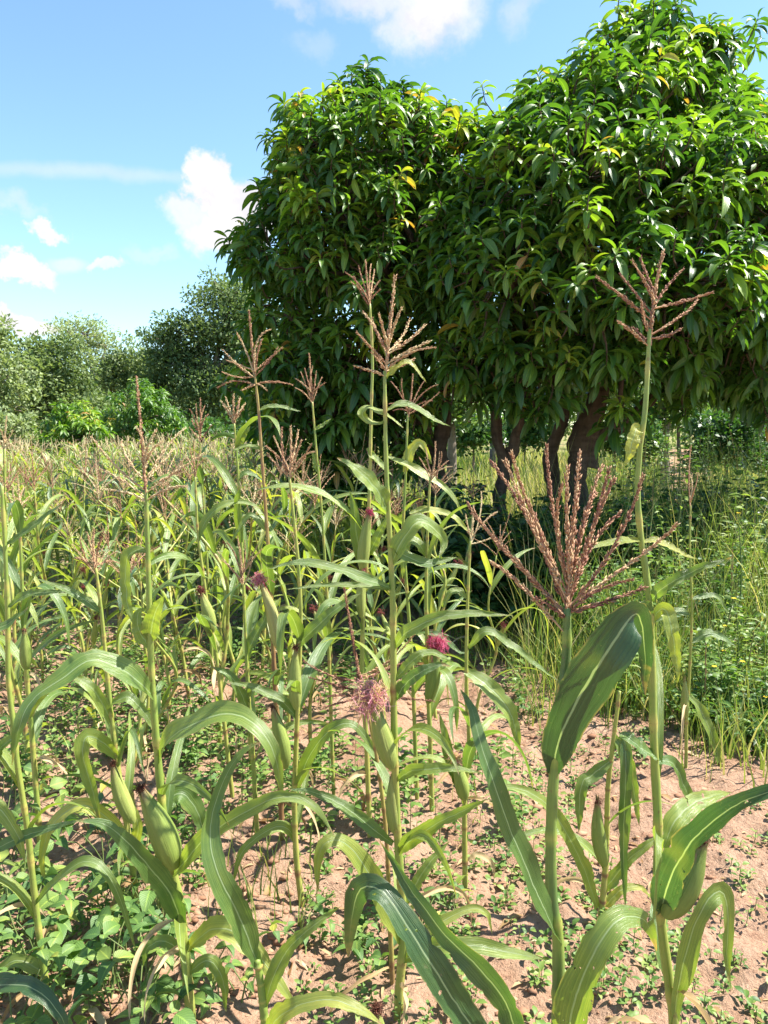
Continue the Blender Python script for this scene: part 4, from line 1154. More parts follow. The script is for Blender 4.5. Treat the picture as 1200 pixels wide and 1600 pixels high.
# --- the thick plant with the big purple-brown tassel
p = Plant('thick maize plant with large purple-brown tassel before the forked mango trunk', 1.3,
          [(886, 950), (884, 1040), (872, 1110), (866, 1200), (861, 1300), (862, 1400), (872, 1470), (871, 1600)], .0125, .0075, .22, seed=1)
p.tassel((884, 985), (906, 706), [(730, 786, .03, .10), (766, 720, .04, .12), (789, 718, -.03, .16), (799, 706, -.05, .2), (854, 694, .02, .25), (886, 728, -.05, .25), (879, 756, -.06, .22), (941, 728, .05, .22), (952, 730, -.02, .2), (960, 746, -.05, .18),
          (1004, 742, -.03, .12), (1058, 818, -.06, .14), (1008, 918, -.04, .1), (990, 905, -.07, .08), (768, 878, -.05, -.02), (838, 934, -.04, .06), (736, 800, -.04, .08), (930, 770, .06, .2), (905, 760, .05, .2), (835, 800, .05, .12), (970, 800, .05, .1)], .0105, .40, .48, .2, .05)
p.leaf([(864, 1208), (872, 1160, -.02), (903, 1085, -.05), (945, 1015, -.07), (982, 962, -.06), (996, 966, -.02), (1002, 1010, .01), (1003, 1080, .03)], 84, -.25, (-.2, -.95, -.15), prof='fold', fold=.2)  # lowered tint puts the shade on its underside into the colour
p.leaf([(876, 1468), (856, 1435, -.02), (815, 1345, -.06), (775, 1245, -.08), (748, 1165, -.06), (732, 1105, -.02), (714, 1076, .03)], 58, .16, (.25, -.75, .55), roll=(-.5, .25))
p.leaf([(884, 1650), (903, 1560, -.05), (932, 1490, -.06), (970, 1438, -.04), (1003, 1430, 0), (1022, 1452, .02), (1031, 1482, .03)], 74, .34, (-.35, -.7, .6), mat='leaf_eaten')
# --- right-hand tall plant
p = Plant('tall maize plant on the right with thin rusty tassel and fat low ear', 1.55,
          [(1015, 515), (1008, 640), (1001, 690), (996, 770), (1002, 845), (1010, 900), (1016, 960), (1019, 1060), (1022, 1170), (1028, 1290), (1028, 1380), (1034, 1450), (1046, 1540), (1053, 1600)], .0115, .004, .42, seed=2)
p.tassel((1016, 540), (1037, 392), [(932, 433, -.03, .25), (968, 427, .02, .3), (987, 406, -.02, .45), (1001, 402, .03, .5), (1112, 457, -.02, .4), (1090, 468, .03, .12), (1064, 513, .02, .08), (966, 502, -.03, -.02), (1002, 470, -.02, .1), (989, 511, .02, .02), (1068, 420, .03, .45)], .0075, .38, .5, .2, .02)
p.leaf([(1001, 668), (992, 671, -.01), (983, 695, -.02), (977, 724, -.02)], 30, .95, (0, -1, 0))
p.leaf([(1002, 846), (972, 848, -.02), (930, 858, -.03), (902, 873, -.02)], 17, .6)
p.leaf([(1004, 846), (1030, 848), (1060, 863), (1090, 879)], 16, .75)
p.leaf([(1016, 938), (1040, 917, -.03), (1085, 895, -.05), (1146, 872, -.08)], 24, .3)
p.leaf([(1020, 968), (1040, 948), (1052, 985, -.02), (1060, 1025, -.02), (1062, 1060, -.02)], 32, .7, (0, -1, .1))
p.leaf([(1016, 965), (1005, 948, -.03), (992, 960, -.05), (988, 1000, -.05)], 26, .3, (0, -1, .2))
p.leaf([(1028, 1185), (1004, 1168, -.04), (984, 1152, -.05), (974, 1146, -.02), (990, 1140, 0)], 32, .3, (0, -.6, .8))
p.leaf([(1026, 1190), (1050, 1190, .04), (1070, 1225, .06), (1090, 1265, .08), (1120, 1300, .1)], 26, .3)
p.leaf([(1035, 1325), (1055, 1282, .02), (1090, 1252, .06), (1142, 1238, .1)], 44, .48, mat='leaf_eaten')
p.leaf([(1034, 1430), (1042, 1385, -.08), (1082, 1320, -.16), (1138, 1268, -.24), (1200, 1240, -.3), (1290, 1225, -.32)], 62, -.1, (-.2, -.6, .8), mat='leaf_eaten')
p.leaf([(1052, 1600), (1062, 1520, -.03), (1080, 1450, -.05), (1104, 1402, -.05), (1128, 1390, -.03), (1136, 1430, -.02), (1134, 1490, 0), (1142, 1548, .02)], 48, .5, (.2, -.9, .35))
p.ear((1040, 1432), (1100, 1318), 46, .3, .1, 8, -.03, 30)
# --- centre tall plant
p = Plant('tallest central maize plant, golden tassel before the dark crown and an ear with pink silk', 1.85,
          [(601, 580), (602, 660), (604, 740), (607, 800), (611, 880), (614, 960), (615, 1060), (616, 1150), (618, 1230), (622, 1320), (628, 1400), (630, 1470), (624, 1545)], .012, .0042, .5, seed=3)
p.tassel((602, 588), (617, 430), [(557, 519, -.05, .12), (567, 487, .04, .2), (581, 497, .05, .25), (592, 490, -.05, .28), (664, 508, .02, .22), (672, 533, -.03, .12), (681, 543, -.05, .06), (553, 572, -.03, .0), (580, 550, -.06, .05), (640, 500, .06, .25), (628, 480, -.06, .3), (648, 560, .05, .05)], .0085, .62, .58, .2, .03)
p.leaf([(601, 660), (585, 663), (570, 656), (565, 645), (576, 638), (604, 650), (634, 671)], 20, .5, (0, -.5, .85))
p.leaf([(603, 642), (625, 633), (650, 641), (680, 660), (704, 670)], 15, .5)
p.leaf([(601, 592), (620, 574), (640, 566), (655, 580), (668, 597)], 13, .7)
p.leaf([(607, 797), (590, 765, -.03), (560, 735, -.05), (528, 718, -.05)], 36, .36)
p.leaf([(613, 920), (580, 909, -.04), (530, 892, -.08), (470, 880, -.1), (418, 889, -.1)], 25, .3)
p.leaf([(613, 922), (560, 915), (500, 912, .02), (448, 918, .03)], 14, .35)
p.leaf([(611, 880), (630, 838, -.01), (655, 815, 0), (688, 842, .02), (682, 872)], 38, .5)
p.leaf([(612, 852), (640, 873), (672, 880), (712, 870)], 26, .42)
p.leaf([(616, 1012), (640, 985, -.03), (690, 962, -.06), (745, 956, -.08), (800, 958, -.1)], 27, .42)
p.leaf([(616, 1062), (640, 1032), (668, 1017), (705, 1030)], 24, .3)
p.leaf([(618, 1092), (640, 1062, -.03), (680, 1042, -.05), (706, 1042, -.05)], 28, .2)
p.leaf([(620, 1218), (650, 1204, -.04), (700, 1200, -.08), (756, 1206, -.1)], 26, .45)
p.leaf([(619, 1335), (650, 1308, -.04), (700, 1282, -.08), (766, 1250, -.12)], 32, .5)
p.leaf([(630, 1440), (645, 1386, .03), (670, 1345, .04), (700, 1310, .06)], 28, .5)
p.leaf([(626, 1500), (680, 1480, -.04), (740, 1478, -.06), (800, 1490, -.06), (862, 1503, -.05)], 38, .6)
p.leaf([(630, 1478), (690, 1440), (735, 1420), (762, 1430), (772, 1462)], 24, .6)
p.leaf([(614, 1318), (570, 1280), (530, 1250), (490, 1232), (448, 1228)], 28, .32)
p.leaf([(627, 1470), (607, 1420, -.04), (577, 1362, -.08), (541, 1317, -.1), (510, 1316, -.11), (498, 1350, -.11), (498, 1392, -.1)], 46, .72, (.1, -.7, .7))
p.ear((612, 1200), (582, 1096), 31, .55, .86, 24, -.02, 210)
p.ear((617, 1302), (612, 1212), 21, .6)
# --- left plant
p = Plant('sturdy maize plant on the left with straw tassel, brown spike and a plump pale ear', 1.8,
          [(228, 765), (231, 860), (233, 940), (236, 1030), (240, 1100), (247, 1190), (255, 1270), (268, 1350), (280, 1410), (290, 1500), (297, 1575)], .0125, .0045, .42, seed=4)
p.tassel((229, 782), (213, 587), [(142, 682, -.03, .08), (213, 667, -.04, .2), (245, 671, -.03, .2), (157, 733, .04, .02), (318, 710, -.02, .06), (270, 702, .04, .15), (290, 668, .06, .12), (190, 690, .05, .15), (293, 760, -.05, .0), (165, 765, -.05, -.02), (255, 690, -.05, .18)], .0075, .9, .36, .2, .03)
p.leaf([(240, 1090), (215, 1065, -.04), (180, 1040, -.07), (140, 1033, -.09), (95, 1062, -.12), (55, 1092, -.14), (36, 1130, -.16), (25, 1195, -.16)], 48, .3, (0, -.6, .8))
p.leaf([(246, 1197), (262, 1160, -.04), (300, 1135, -.08), (350, 1117, -.1), (392, 1130, -.13), (426, 1175, -.15), (441, 1255, -.15)], 52, .5, (0, -.55, .85))
p.leaf([(257, 1290), (262, 1250, .05), (285, 1240, .06), (310, 1275, .06), (322, 1335, .05)], 44, .38)
p.leaf([(268, 1368), (290, 1345, -.05), (325, 1305, -.1), (385, 1265, -.14), (440, 1242, -.16), (490, 1255, -.17), (526, 1302, -.17)], 38, .45)
p.leaf([(286, 1448), (262, 1390, -.04), (215, 1330, -.09), (165, 1287, -.12), (120, 1281, -.14)], 50, .25)
p.leaf([(296, 1480), (330, 1450, -.05), (365, 1451, -.09), (405, 1490, -.12), (435, 1530, -.13), (463, 1572, -.13)], 48, .75, (.1, -.6, .8))
p.leaf([(290, 1492), (262, 1470), (235, 1480), (224, 1512)], 26, .3)
p.leaf([(294, 1520), (322, 1500), (345, 1530), (350, 1580)], 28, .45)
p.leaf([(234, 1000), (243, 955, -.03), (256, 926, -.05)], 40, .62, (0, -1, .1))
p.leaf([(233, 1010), (216, 985), (213, 962), (226, 950)], 28, .6, (0, -1, .1))
p.leaf([(232, 862), (212, 862), (198, 880), (200, 940), (216, 990)], 26, .55)
p.ear((273, 1356), (220, 1232), 42, .42, .12, 9, -.03, 50)
# --- far left thin plant
p = Plant('thin lime-green maize stalk at the left edge leaning over the bean patch', 1.85,
          [(3, 760), (8, 860), (12, 960), (13, 1060), (22, 1140), (28, 1200), (42, 1290), (52, 1380), (60, 1450), (72, 1545)], .0085, .004, .45, seed=5)
p.leaf([(53, 1415), (85, 1380, -.03), (130, 1345, -.05), (165, 1363, -.06), (190, 1410, -.06), (214, 1484, -.06)], 25, .45, (0, -.5, .85))
p.leaf([(70, 1522), (55, 1513), (25, 1504), (0, 1520), (-25, 1545)], 28, .45)
p.leaf([(8, 852), (40, 828), (98, 784)], 17, .2)
p.leaf([(12, 948), (50, 928, -.04), (105, 925, -.06)], 20, .3)
p.leaf([(24, 1150), (0, 1170), (-30, 1220)], 26, .4)
p = Plant('maize plant beyond the left edge, only its leaves reaching into the photo', 1.7, [(-70, 1000), (-72, 1200), (-70, 1400), (-66, 1560)], .011, .006, .4, seed=6)
p.leaf([(-70, 1362), (0, 1323), (60, 1298), (126, 1281)], 28, .22)
p.leaf([(-66, 1560), (0, 1540, -.05), (50, 1545, -.09), (90, 1583, -.11), (112, 1650, -.12)], 42, .12, (0, -.4, .9))
p.leaf([(-70, 1230), (-20, 1250), (20, 1295), (38, 1350)], 34, .45)
p.leaf([(-70, 1010), (-30, 985), (10, 975), (45, 945)], 26, .3)
# --- leaves rising into the bottom centre, nearest of all
p = Plant('nearest maize plant, mostly below the frame, two long dark leaves rising from the bottom', 1.15, [(812, 1630), (815, 1700), (818, 1800)], .012, .009, .3, seed=7)
p.leaf([(815, 1660), (795, 1578, -.02), (750, 1520, -.03), (690, 1460, -.02), (635, 1388, 0), (590, 1320, .02)], 62, .05, (0, -.9, -.05), roll=(.2, .1))
p.leaf([(808, 1690), (735, 1600, -.03), (670, 1500, -.03), (622, 1422, -.01), (592, 1384, .01), (562, 1382, .03), (548, 1420, .04), (541, 1488, .05)], 60, .10, (.2, -.75, .6), mat='leaf_eaten', prof='blunt')
p.leaf([(815, 1660), (880, 1640), (960, 1620)], 40, .2)
p = Plant('maize plant at the bottom left of centre with a broad leaf bent straight up', 1.62, [(402, 1500), (410, 1560), (418, 1650)], .011, .008, .4, seed=8)
p.leaf([(404, 1510), (375, 1440, -.02), (338, 1370, -.03), (325, 1300), (343, 1232, .03), (372, 1182, .05), (405, 1163, .06)], 50, .2, (.4, -.85, .3))
p.leaf([(412, 1570), (438, 1500), (475, 1455), (532, 1416)], 34, .55)
p.leaf([(414, 1620), (440, 1585, -.05), (500, 1562, -.08), (560, 1574, -.1), (602, 1602, -.1)], 42, .6, (0, -.6, .8))
p.ear((592, 1650), (589, 1578), 30, .5, .12, 10, 0, 90)
# --- middle plants
p = Plant('slim maize plant with short pink-tan tassel, its bare foot on the sand left of centre', 2.36, [(452, 745), (458, 800), (466, 880), (470, 960), (467, 1060), (463, 1160), (460, 1250), (463, 1340), (470, 1400)], .010, .004, .6, seed=10)
p.tassel((453, 752), (454, 667), [(415, 697), (428, 682), (441, 668), (471, 688), (486, 694), (418, 712), (491, 706), (466, 672)], .008, .55)
p.leaf([(463, 1318), (450, 1298), (433, 1293, -.01), (400, 1310, -.03), (374, 1338, -.04), (360, 1385, -.05)], 22, .4)
p.leaf([(465, 1230), (485, 1180, -.02), (515, 1143, -.04), (545, 1130, -.05), (570, 1150, -.05), (597, 1204, -.05)], 27, .4)
p.leaf([(466, 1010), (488, 985, -.02), (520, 955, -.03), (565, 925, -.03)], 28, .4)
p.leaf([(463, 1120), (440, 1095), (400, 1075), (350, 1065)], 22, .3)
p.auto(3, lo=.35, hi=.8)
p.ear((446, 1200), (426, 1105), 27, .5, .1, 6, -.03, 20).ear((463, 1108), (462, 1012), 22, .62, .14, 6, -.02, 24)
p = Plant('maize plant with red-brown stalk and wide pink tassel left of the dark crown', 2.7, [(398, 585), (404, 640), (411, 740), (418, 840), (424, 940), (428, 1040), (434, 1140)], .0105, .004, .95, seed=11)
p.tassel((400, 600), (389, 484), [(370, 521), (349, 547), (354, 563), (347, 581), (340, 606, 0, -.02), (422, 515), (441, 543), (457, 601, 0, 0), (434, 543), (417, 610, -.04, 0), (378, 610, -.04, 0), (410, 530)], .0085, .55, .4)
p.leaf([(404, 641), (430, 634), (470, 641)], 11, .4).leaf([(418, 832), (400, 811), (386, 810), (358, 852)], 14, .4).leaf([(411, 704), (385, 697), (362, 706)], 11, .5)
p.auto(4, lo=.2, hi=.6)
p.ear((434, 1012), (406, 906), 20, .85, .74, 11, -.03, 90)
p = Plant('maize plant with narrow fanned pink tassel, standing left of the red-brown stalk', 3.2, [(366, 662), (372, 740), (376, 830), (380, 900)], .010, .004, .5, seed=12)
p.tassel((367, 668), (365, 617), [(344, 626), (353, 621), (375, 621), (383, 631), (349, 634), (380, 640)], .010, .6).leaf([(368, 700), (378, 690), (391, 664)], 11, .6).leaf([(371, 748), (385, 738), (412, 750)], 12, .3).auto(6)
p = Plant('slender maize plant with small upright tassel right in front of the left crown\'s shade', 3.0, [(488, 628), (494, 700), (502, 790), (508, 880), (512, 960)], .008, .0035, .5, seed=13)
p.tassel((489, 634), (483, 552), [(462, 592), (470, 581), (476, 575), (494, 580), (503, 590), (508, 598), (461, 606), (489, 572)], .0065, .45).leaf([(492, 672), (505, 665), (519, 654)], 9, .6).leaf([(498, 738), (490, 716), (484, 705)], 14, .4).auto(5, lo=.25, hi=.7)
p = Plant('maize plant with a dark red silk ear on its stalk, beside the golden tassel', 2.7, [(578, 475), (582, 560), (580, 640), (578, 740), (574, 860), (568, 950), (566, 1050), (572, 1150)], .010, .004, .55, seed=14)
p.tassel((579, 482), (571, 405), [(540, 426), (553, 431), (560, 415), (585, 421), (594, 438), (594, 452), (548, 440), (580, 412)], .006, .45)
p.leaf([(568, 875), (590, 838), (612, 798)], 20, .6).leaf([(566, 885), (556, 835), (552, 795), (545, 765)], 28, .42, (0, -1, .1)).leaf([(574, 700), (590, 720), (612, 742)], 14, .5).auto(4, lo=.25, hi=.6)
p.ear((566, 892), (577, 800), 19, .55, .45, 6, -.03, 50).ear((565, 965), (568, 888), 15, .6, .55, 4, -.03, 30)
p = Plant('maize plant with thin spread pink tassel before the gap of bright leaves', 3.0, [(637, 648), (634, 740), (630, 830), (634, 900), (640, 980), (645, 1060)], .009, .0038, .45, seed=15)
p.tassel((638, 652), (645, 584), [(611, 596), (628, 592), (664, 594), (684, 601), (686, 613), (675, 626), (608, 631), (614, 642)], .006, .38)
p.leaf([(632, 738), (640, 706), (655, 693), (667, 712), (672, 724)], 19, .8, (0, -1, .1)).leaf([(606, 714), (640, 729, -.02), (700, 766, -.04), (725, 805, -.04)], 19, .6).auto(4, lo=.25, hi=.7)
p = Plant('maize plant with a fuzzy crimson silk ear right of the centre stalk', 2.9, [(672, 745), (668, 830), (666, 910), (667, 990), (668, 1070), (672, 1150)], .010, .004, .5, seed=16)
p.tassel((673, 752), (680, 690), [(655, 715), (665, 700), (690, 706), (700, 720), (706, 729)], .006, .6)
p.leaf([(640, 802), (660, 796), (682, 797), (708, 807), (739, 840)], 17, .8).leaf([(666, 868), (648, 845), (634, 850), (628, 905)], 22, .5).leaf([(667, 990), (690, 995), (715, 1018), (730, 1022)], 14, .2).auto(4, lo=.2, hi=.8)
p.ear((669, 1098), (682, 1010), 21, .3, .56, 14, -.03, 150)
p = Plant('pale maize plant with a few straw tassel branches and a yellow silk ear', 2.4, [(735, 845), (731, 930), (729, 1010), (729, 1090), (733, 1160), (726, 1250), (727, 1378)], .009, .0038, .6, seed=17)
p.tassel((736, 850), (740, 790), [(728, 805), (752, 768), (777, 800), (772, 838, 0, 0), (730, 830)], .006, .9)
p.leaf([(732, 1012), (760, 987, -.02), (800, 1010, -.03), (872, 1064, -.04)], 19, .4).leaf([(730, 935), (715, 925), (700, 930), (690, 955)], 15, .5).leaf([(728, 1048), (760, 1070, -.03), (796, 1112, -.05), (812, 1172, -.05)], 38, .55)
p.leaf([(726, 1240), (704, 1185), (697, 1145), (690, 1115)], 30, .33).leaf([(728, 1345), (745, 1335), (766, 1350), (771, 1378)], 13, .6, mat='dry').auto(1, lo=.3, hi=.4)
p.ear((726, 1250), (711, 1186), 22, .45, .98, 10, -.03, 90)
p = Plant('short maize plant with a single slim brown-tipped ear behind the right stalks', 2.25, [(968, 1080), (958, 1160), (950, 1230), (948, 1300), (945, 1370), (938, 1440)], .010, .005, .6, seed=18)
p.leaf([(934, 1418), (900, 1330, -.03), (855, 1255, -.06), (800, 1228, -.08), (755, 1242, -.1)], 32, .5).leaf([(962, 1170), (974, 1150), (977, 1200, -.02), (974, 1290, -.02), (976, 1420, -.02)], 28, .25, (0, -1, .05))
p.leaf([(956, 1185), (925, 1212, -.02), (910, 1225, -.03), (905, 1300, -.03)], 30, .4, (0, -.9, .3)).leaf([(942, 1395), (980, 1345), (1025, 1312), (1050, 1305)], 26, .45).leaf([(938, 1425), (970, 1392), (1000, 1386), (1020, 1402)], 20, .65).leaf([(960, 1150), (985, 1200, -.02), (1000, 1290, -.02)], 24, .35, (0, -1, .1))
p.ear((945, 1352), (934, 1252), 25, .45, .14, 5, -.03, 30)
p = Plant('thin maize plant with narrow upright rusty tassel among the weeds on the right', 3.3, [(1079, 790), (1078, 860), (1081, 950), (1078, 1040), (1073, 1120), (1072, 1180)], .007, .0035, .5, seed=19)
p.tassel((1079, 795), (1080, 695), [(1074, 735), (1090, 742), (1076, 752), (1085, 765)], .006, .5)
p.leaf([(1080, 1003), (1110, 990), (1152, 1012)], 19, .35).leaf([(1080, 935), (1120, 933), (1142, 962)], 13, .35).leaf([(1074, 1085), (1098, 1118), (1118, 1172), (1132, 1235)], 22, .5).leaf([(1078, 960), (1050, 955), (1020, 975)], 16, .4)
p.ear((1071, 1122), (1070, 1062), 13, .5, .1, 3, -.02, 12)
p = Plant('maize plant with small orange-brown fan tassel low in the left-centre shade', 2.7, [(380, 912), (384, 1000), (388, 1080), (394, 1160)], .009, .004, .45, seed=20)
p.tassel((380, 920), (371, 838), [(340, 861), (354, 847), (382, 844), (403, 851), (409, 858), (346, 875), (395, 870)], .007, .6)
p.leaf([(388, 1110), (372, 1070, -.02), (356, 1050, -.03), (330, 1040, -.04)], 24, .3).leaf([(386, 1020), (402, 985), (415, 960), (420, 935)], 22, .45).auto(4, lo=.2, hi=.8)
p = Plant('maize plant bearing a tan silk ear that leans left of the small fan tassel', 3.0, [(305, 745), (309, 830), (318, 900), (326, 960), (340, 1040)], .009, .004, .6, seed=21)
p.tassel((305, 750), (303, 690), [(290, 712), (297, 700), (314, 702), (322, 715)], .007, .6).auto(6)
p.ear((332, 988), (314, 924), 19, .55, .22, 7, -.04, 60)
p = Plant('broken reddish maize stalk with collapsed red-brown tassel leaning at the pink silk', 1.95, [(565, 1080), (578, 1130), (588, 1180), (598, 1250), (605, 1330), (608, 1420), (612, 1500)], .007, .0045, .85, seed=22)
p.tassel((567, 1090), (537, 914), [(474, 1033, -.04, .15), (482, 1058, .03, .05), (648, 990, -.03, .2), (641, 1032, .04, .15), (680, 1096, -.05, .03), (512, 1088, -.06, 0), (610, 1040, .05, .2), (505, 1105, -.04, 0)], .0075, .22, .2, .1, -.05)
p = Plant('maize plant with pinkish tassel low in the left field, pale ear by its foot', 2.25, [(150, 888), (160, 970), (170, 1080), (180, 1170), (192, 1250), (206, 1345)], .010, .004, .55, seed=23)
p.tassel((150, 900), (147, 826), [(112, 850), (125, 840), (136, 832), (160, 842), (183, 862), (186, 880), (118, 872)], .0075, .55)
p.leaf([(158, 957), (130, 936), (100, 920), (53, 903)], 17, .3).leaf([(177, 1130), (150, 1085, -.02), (118, 1060, -.03), (85, 1035, -.04)], 26, .45).leaf([(186, 1185), (160, 1160, -.02), (136, 1150, -.04), (131, 1182, -.05), (148, 1240, -.05), (160, 1285, -.05)], 34, .55, (0, -.9, .3))
p.leaf([(204, 1335), (175, 1285, -.02), (130, 1258, -.04), (85, 1285, -.05), (66, 1340, -.05), (72, 1385, -.05)], 32, .92).leaf([(172, 1100), (205, 1090), (235, 1125), (250, 1160)], 22, .4).leaf([(206, 1340), (215, 1290), (200, 1262), (170, 1250)], 24, .6)
p.ear((208, 1285), (176, 1192), 25, .6, .14, 6, -.02, 30)
p = Plant('slim maize plant near the left edge with a round green ear at half height', 2.6, [(30, 800), (34, 900), (37, 980), (42, 1060), (50, 1150)], .010, .004, .5, seed=24)
p.tassel((30, 806), (28, 745), [(12, 775), (20, 760), (38, 762), (47, 775)], .007, .8).auto(6).ear((41, 1046), (38, 985), 17, .4, .2, 4, -.03, 20)
p = Plant('maize plant with dusky red tassel far back, against the round mango trees', 4.4, [(312, 690), (316, 760), (322, 850)], .010, .004, .5, seed=25)
p.tassel((312, 694), (313, 622), [(297, 640), (300, 655), (325, 648), (330, 665), (296, 668), (306, 632), (320, 634)], .011, .4).auto(7, tint=.4)
p = Plant('maize plant with pale feathery tassel at the left edge under the grey tree', 3.4, [(6, 700), (8, 780), (10, 880)], .010, .004, .5, seed=26)
p.tassel((6, 706), (10, 650), [(-12, 680), (-5, 665), (20, 672), (28, 690), (30, 700), (-10, 700)], .008, .85).auto(7)

for q in PL:
    if q.Y > 1.5: q.dry(2 if q.Y < 2.6 else 1)
for i_, k_ in ((2, 3), (3, 5), (4, 3), (10, 4), (23, 4), (17, 3), (18, 2), (5, 3)):
    q = [z for z in PL if z.seed == i_][0]
    q.auto(k_, L=(.32, .5), w=(.022, .038), lo=.12, hi=.55, tint=.55)
# --- the stand behind: prototypes copied into the field
TINT_OF = {}
def proto(seed, full):
    rs = np.random.RandomState(seed)
    H = 1.42; n = 22 if full else 9
    pts = [(0, 0, -.02)] + [(rs.normal() * .025 * k, rs.normal() * .025 * k, H * k / 4 * .82) for k in range(1, 5)]
    C = catmull(pts, n)
    L = 9
    lv = []
    az = rs.uniform(0, 6.28)
    for i in range(L):
        f = .15 + .80 * (i + rs.uniform(.1, .9)) / L
        az += math.pi + rs.normal() * .55
        lv.append(auto_leaf(C[int(f * (n - 1))], az, rs, rs.uniform(.34, .58) * (1 - .45 * max(0, f - .6)), rs.uniform(.024, .043) * (1 if full else .9), 16 if full else 8, 5 if full else 3, np.clip((.60 if full else .68) + rs.normal() * .16, .1, .95)))
    if full:
        root = empty('maize_plant', (0, 0, 0))
        g, _ = make_stalk(pts, .010, .004, .55, 24, 6, rs); part('stalk', g, M['stalk'], root)
        for g in lv: part('leaf', g, M['leaf'], root)
        for k in range(2):
            g = Geo(); blade(g, auto_path(C[int(rs.uniform(.08, .3) * n)], rs.uniform(0, 6.28), rs.uniform(.2, .34), .5, 2.4, 12, rs), .028, (.2, -.4, .9), (0, rs.normal() * 2), .8, .15, 3, rs.rand(), 5)
            part('leaf', g, M['dry'], root)
    else:
        g = Geo(); tube(g, C, np.linspace(.010, .005, n), 4, .75)
        for q in lv: g.merge(q)
        root = part('maize_plant', g, M['leaf'])
    g = Geo(); b = C[-1]; tl = rs.uniform(.22, .32) if full else rs.uniform(.14, .24); tt = float(rs.choice([.3, .5, .65, .85])); TINT_OF[root.name] = tt; tt = tt if full else .7 + .3 * tt
    c = b + [rs.normal() * .03, rs.normal() * .03, tl]
    if full: spike(g, sag(b, c), .010, tt, rs, .006)
    else: tube(g, sag(b, c, n=4), [.003, .0045, .004, .0015], 3, tt)
    for k in range(rs.randint(7, 12) if full else rs.randint(1, 4)):
        a = k * 2.4 + rs.normal() * .3; q = b + (c - b) * rs.uniform(0, .25); e = rad(rs.uniform(28, 72)); bl = rs.uniform(.12, .2)
        t = q + bl * np.array([math.cos(a) * math.cos(e), math.sin(a) * math.cos(e), math.sin(e)])
        if full: spike(g, sag(q, t, .06), .009, tt, rs, .007)
        else: tube(g, sag(q, t, .06, n=4), [.0015, .0032, .003, .001], 3, min(1, tt + rs.uniform(-.1, .1)))
    part('tassel', g, M['tassel'], root)
    if full and seed % 3 != 2:
        f = int(n * .5)
        a = rs.uniform(0, 6.28); d = np.array([math.cos(a) * .45, math.sin(a) * .45, .9])
        g, gs = make_ear(C[f], C[f] + d * .17, .034, .55, 9, 9, rs, rs.choice([.12, .2, .3, .9]), .026, 36)
        e = part('ear', g, M['husk'], root); s_ = link('silk', gs.mesh('silk', M['silk']), e)
    return root
FULL = [proto(1000 + k, True) for k in range(9)]
FAR = [proto(1100 + k, False) for k in range(9)]
used = set()
def place(pl, x, y, sc, label, group):
    rs = R_
    first = pl.name not in used
    used.add(pl.name)
    o = pl if first else copy_tree(pl)
    o.location = (x, y, gz(x, y) * (1 if y < 8 else .3)); o.rotation_euler = (rs.normal() * .05, rs.normal() * .05, rs.uniform(0, 6.28)); o.scale = (sc, sc, sc)
    tag(o, label, 'maize plant', group)
rs = np.random.RandomState(123)
taken = [(q.base[0], q.base[1]) for q in PL]
def free(x, y, d):
    return all((x - a) ** 2 + (y - b_) ** 2 > d * d for a, b_ in taken)
cand = []
for _ in range(6000):
    y = 2.6 + 4.8 * rs.rand() ** .9
    x = rs.uniform(-.66, .14) * y
    if x > .0 * y and y < 3.2: continue
    if x > .04 * y and y > 5.8: continue
    d = .27 if x < -.1 * y else .34
    if y < 3.4: d = .36
    if free(x, y, d):
        taken.append((x, y)); cand.append((x, y))
    if len(cand) > 150: break
nf = 0
MARKS = [(q.base, q.root['mark']) for q in PL if 'mark' in q.root]
ORD = ['nearest', 'second', 'third', 'fourth', 'fifth', 'sixth', 'seventh', 'eighth', 'ninth', 'tenth', 'eleventh', 'twelfth']
COLN = {.3: 'purple', .5: 'rust', .65: 'tan', .85: 'straw'}
rank = {}
cand = [c for c in cand if -60 < project([[c[0], c[1], 1.2]])[0][0] < 1260]
cand.sort(key=lambda c: min(math.hypot(c[0] - b_[0], c[1] - b_[1]) for b_, _m in MARKS))
for i, (x, y) in enumerate(cand):
    b_, mk = min(MARKS, key=lambda m: math.hypot(x - m[0][0], y - m[0][1]))
    du, dv = x - b_[0], y - b_[1]
    side = ('left' if du < 0 else 'right') if abs(du) > abs(dv) else ('behind' if dv > 0 else 'before')
    pl = FULL[i % 9]; col = COLN[TINT_OF[pl.name]]
    kk = (mk, side, col); rank[kk] = rank.get(kk, 0) + 1
    pos = {'left': 'left of', 'right': 'right of', 'behind': 'behind', 'before': 'in front of'}[side]
    place(pl, x, y, rs.uniform(.78, 1.08), '%s %s-tasselled maize plant %s %s' % (ORD[min(11, rank[kk] - 1)], col, pos, mk), 'maize plants of the middle rows'); nf += 1
far = []
y = 6.8
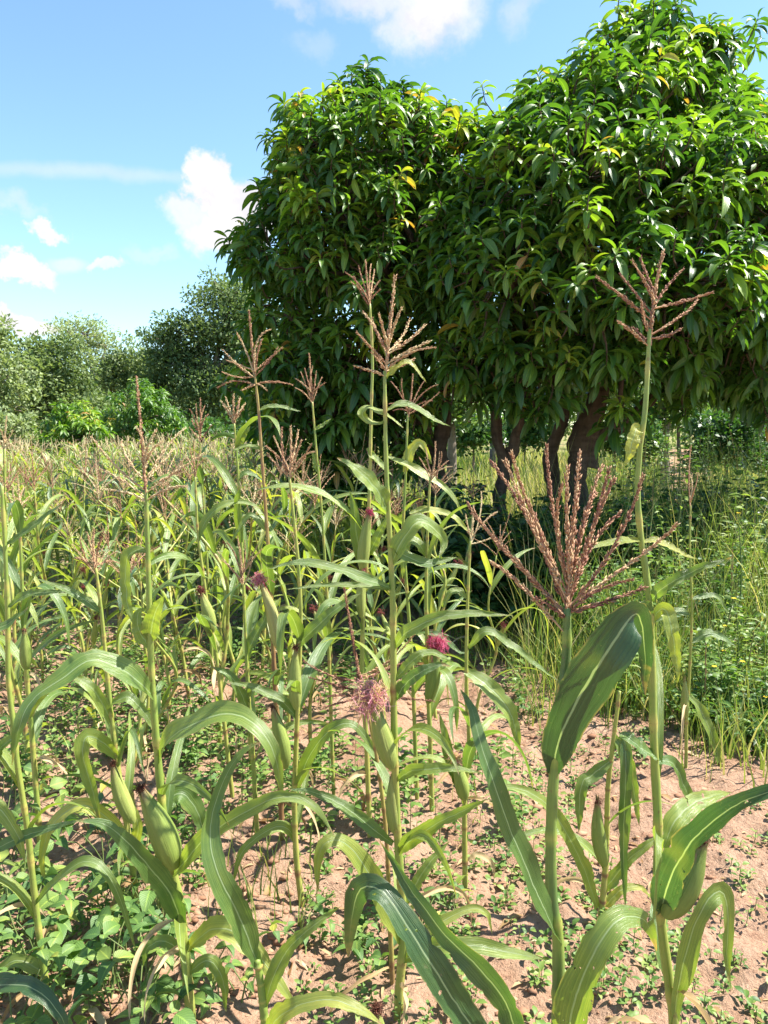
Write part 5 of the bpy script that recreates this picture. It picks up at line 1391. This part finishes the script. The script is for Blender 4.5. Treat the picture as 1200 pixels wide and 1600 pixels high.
while y < 30:
    hi = -.04 if y < 9.5 else -.16
    x = -.62 * y
    while x < hi * y:
        far.append((x + rs.normal() * .07, y + rs.normal() * .14)); x += .20 + .004 * y + abs(rs.normal()) * .06
    y += .38 + .022 * (y - 7)
rest = Geo(); rest_t = Geo()
for i, (x, y) in enumerate(far):
    sc = rs.uniform(.86, 1.10) * (.98 if y > 12 else .96)
    if nf + len(PL) < 296:
        place(FAR[i % 9], x, y, sc, 'maize plant in the dense sunlit stand at the back left', 'maize plants of the dense stand at the back'); nf += 1
    else:
        pr = FAR[i % 9]; a = rs.uniform(0, 6.28); ca, sa = math.cos(a) * sc, math.sin(a) * sc
        Rm = np.array([[ca, -sa, 0], [sa, ca, 0], [0, 0, sc]])
        for src, dst in ((pr.data, rest), (KIDS[pr.name][0].data, rest_t)):
            nv = len(src.vertices); co = np.zeros(nv * 3, np.float32); src.vertices.foreach_get('co', co)
            A = np.zeros(nv * 3, np.float32); src.attributes['uvt'].data.foreach_get('vector', A)
            li = np.zeros(len(src.loops), np.int32); src.loops.foreach_get('vertex_index', li)
            lt = np.zeros(len(src.polygons), np.int32); src.polygons.foreach_get('loop_total', lt)
            stt = np.zeros(len(src.polygons), np.int32); src.polygons.foreach_get('loop_start', stt)
            q = stt[lt == 4]; t3 = stt[lt == 3]
            dst.add(co.reshape(-1, 3) @ Rm.T + [x, y, 0], li[q[:, None] + np.arange(4)] if len(q) else None, li[t3[:, None] + np.arange(3)] if len(t3) else None, A.reshape(-1, 3))
if rest.n:
    o = part('maize_stand', rest, M['leaf']); o['kind'] = 'stuff'
    o = part('maize_tassels', rest_t, M['tassel']); o['kind'] = 'stuff'
for q in PL:
    if 'mark' in q.root: del q.root['mark']
for pl in FULL + FAR:
    if pl.name not in used:
        for ch in KIDS.get(pl.name, ()):
            for c2 in KIDS.get(ch.name, ()): bpy.data.objects.remove(c2)
            bpy.data.objects.remove(ch)
        bpy.data.objects.remove(pl)
print('maize', nf, len(PL), 'objects', len(bpy.data.objects))
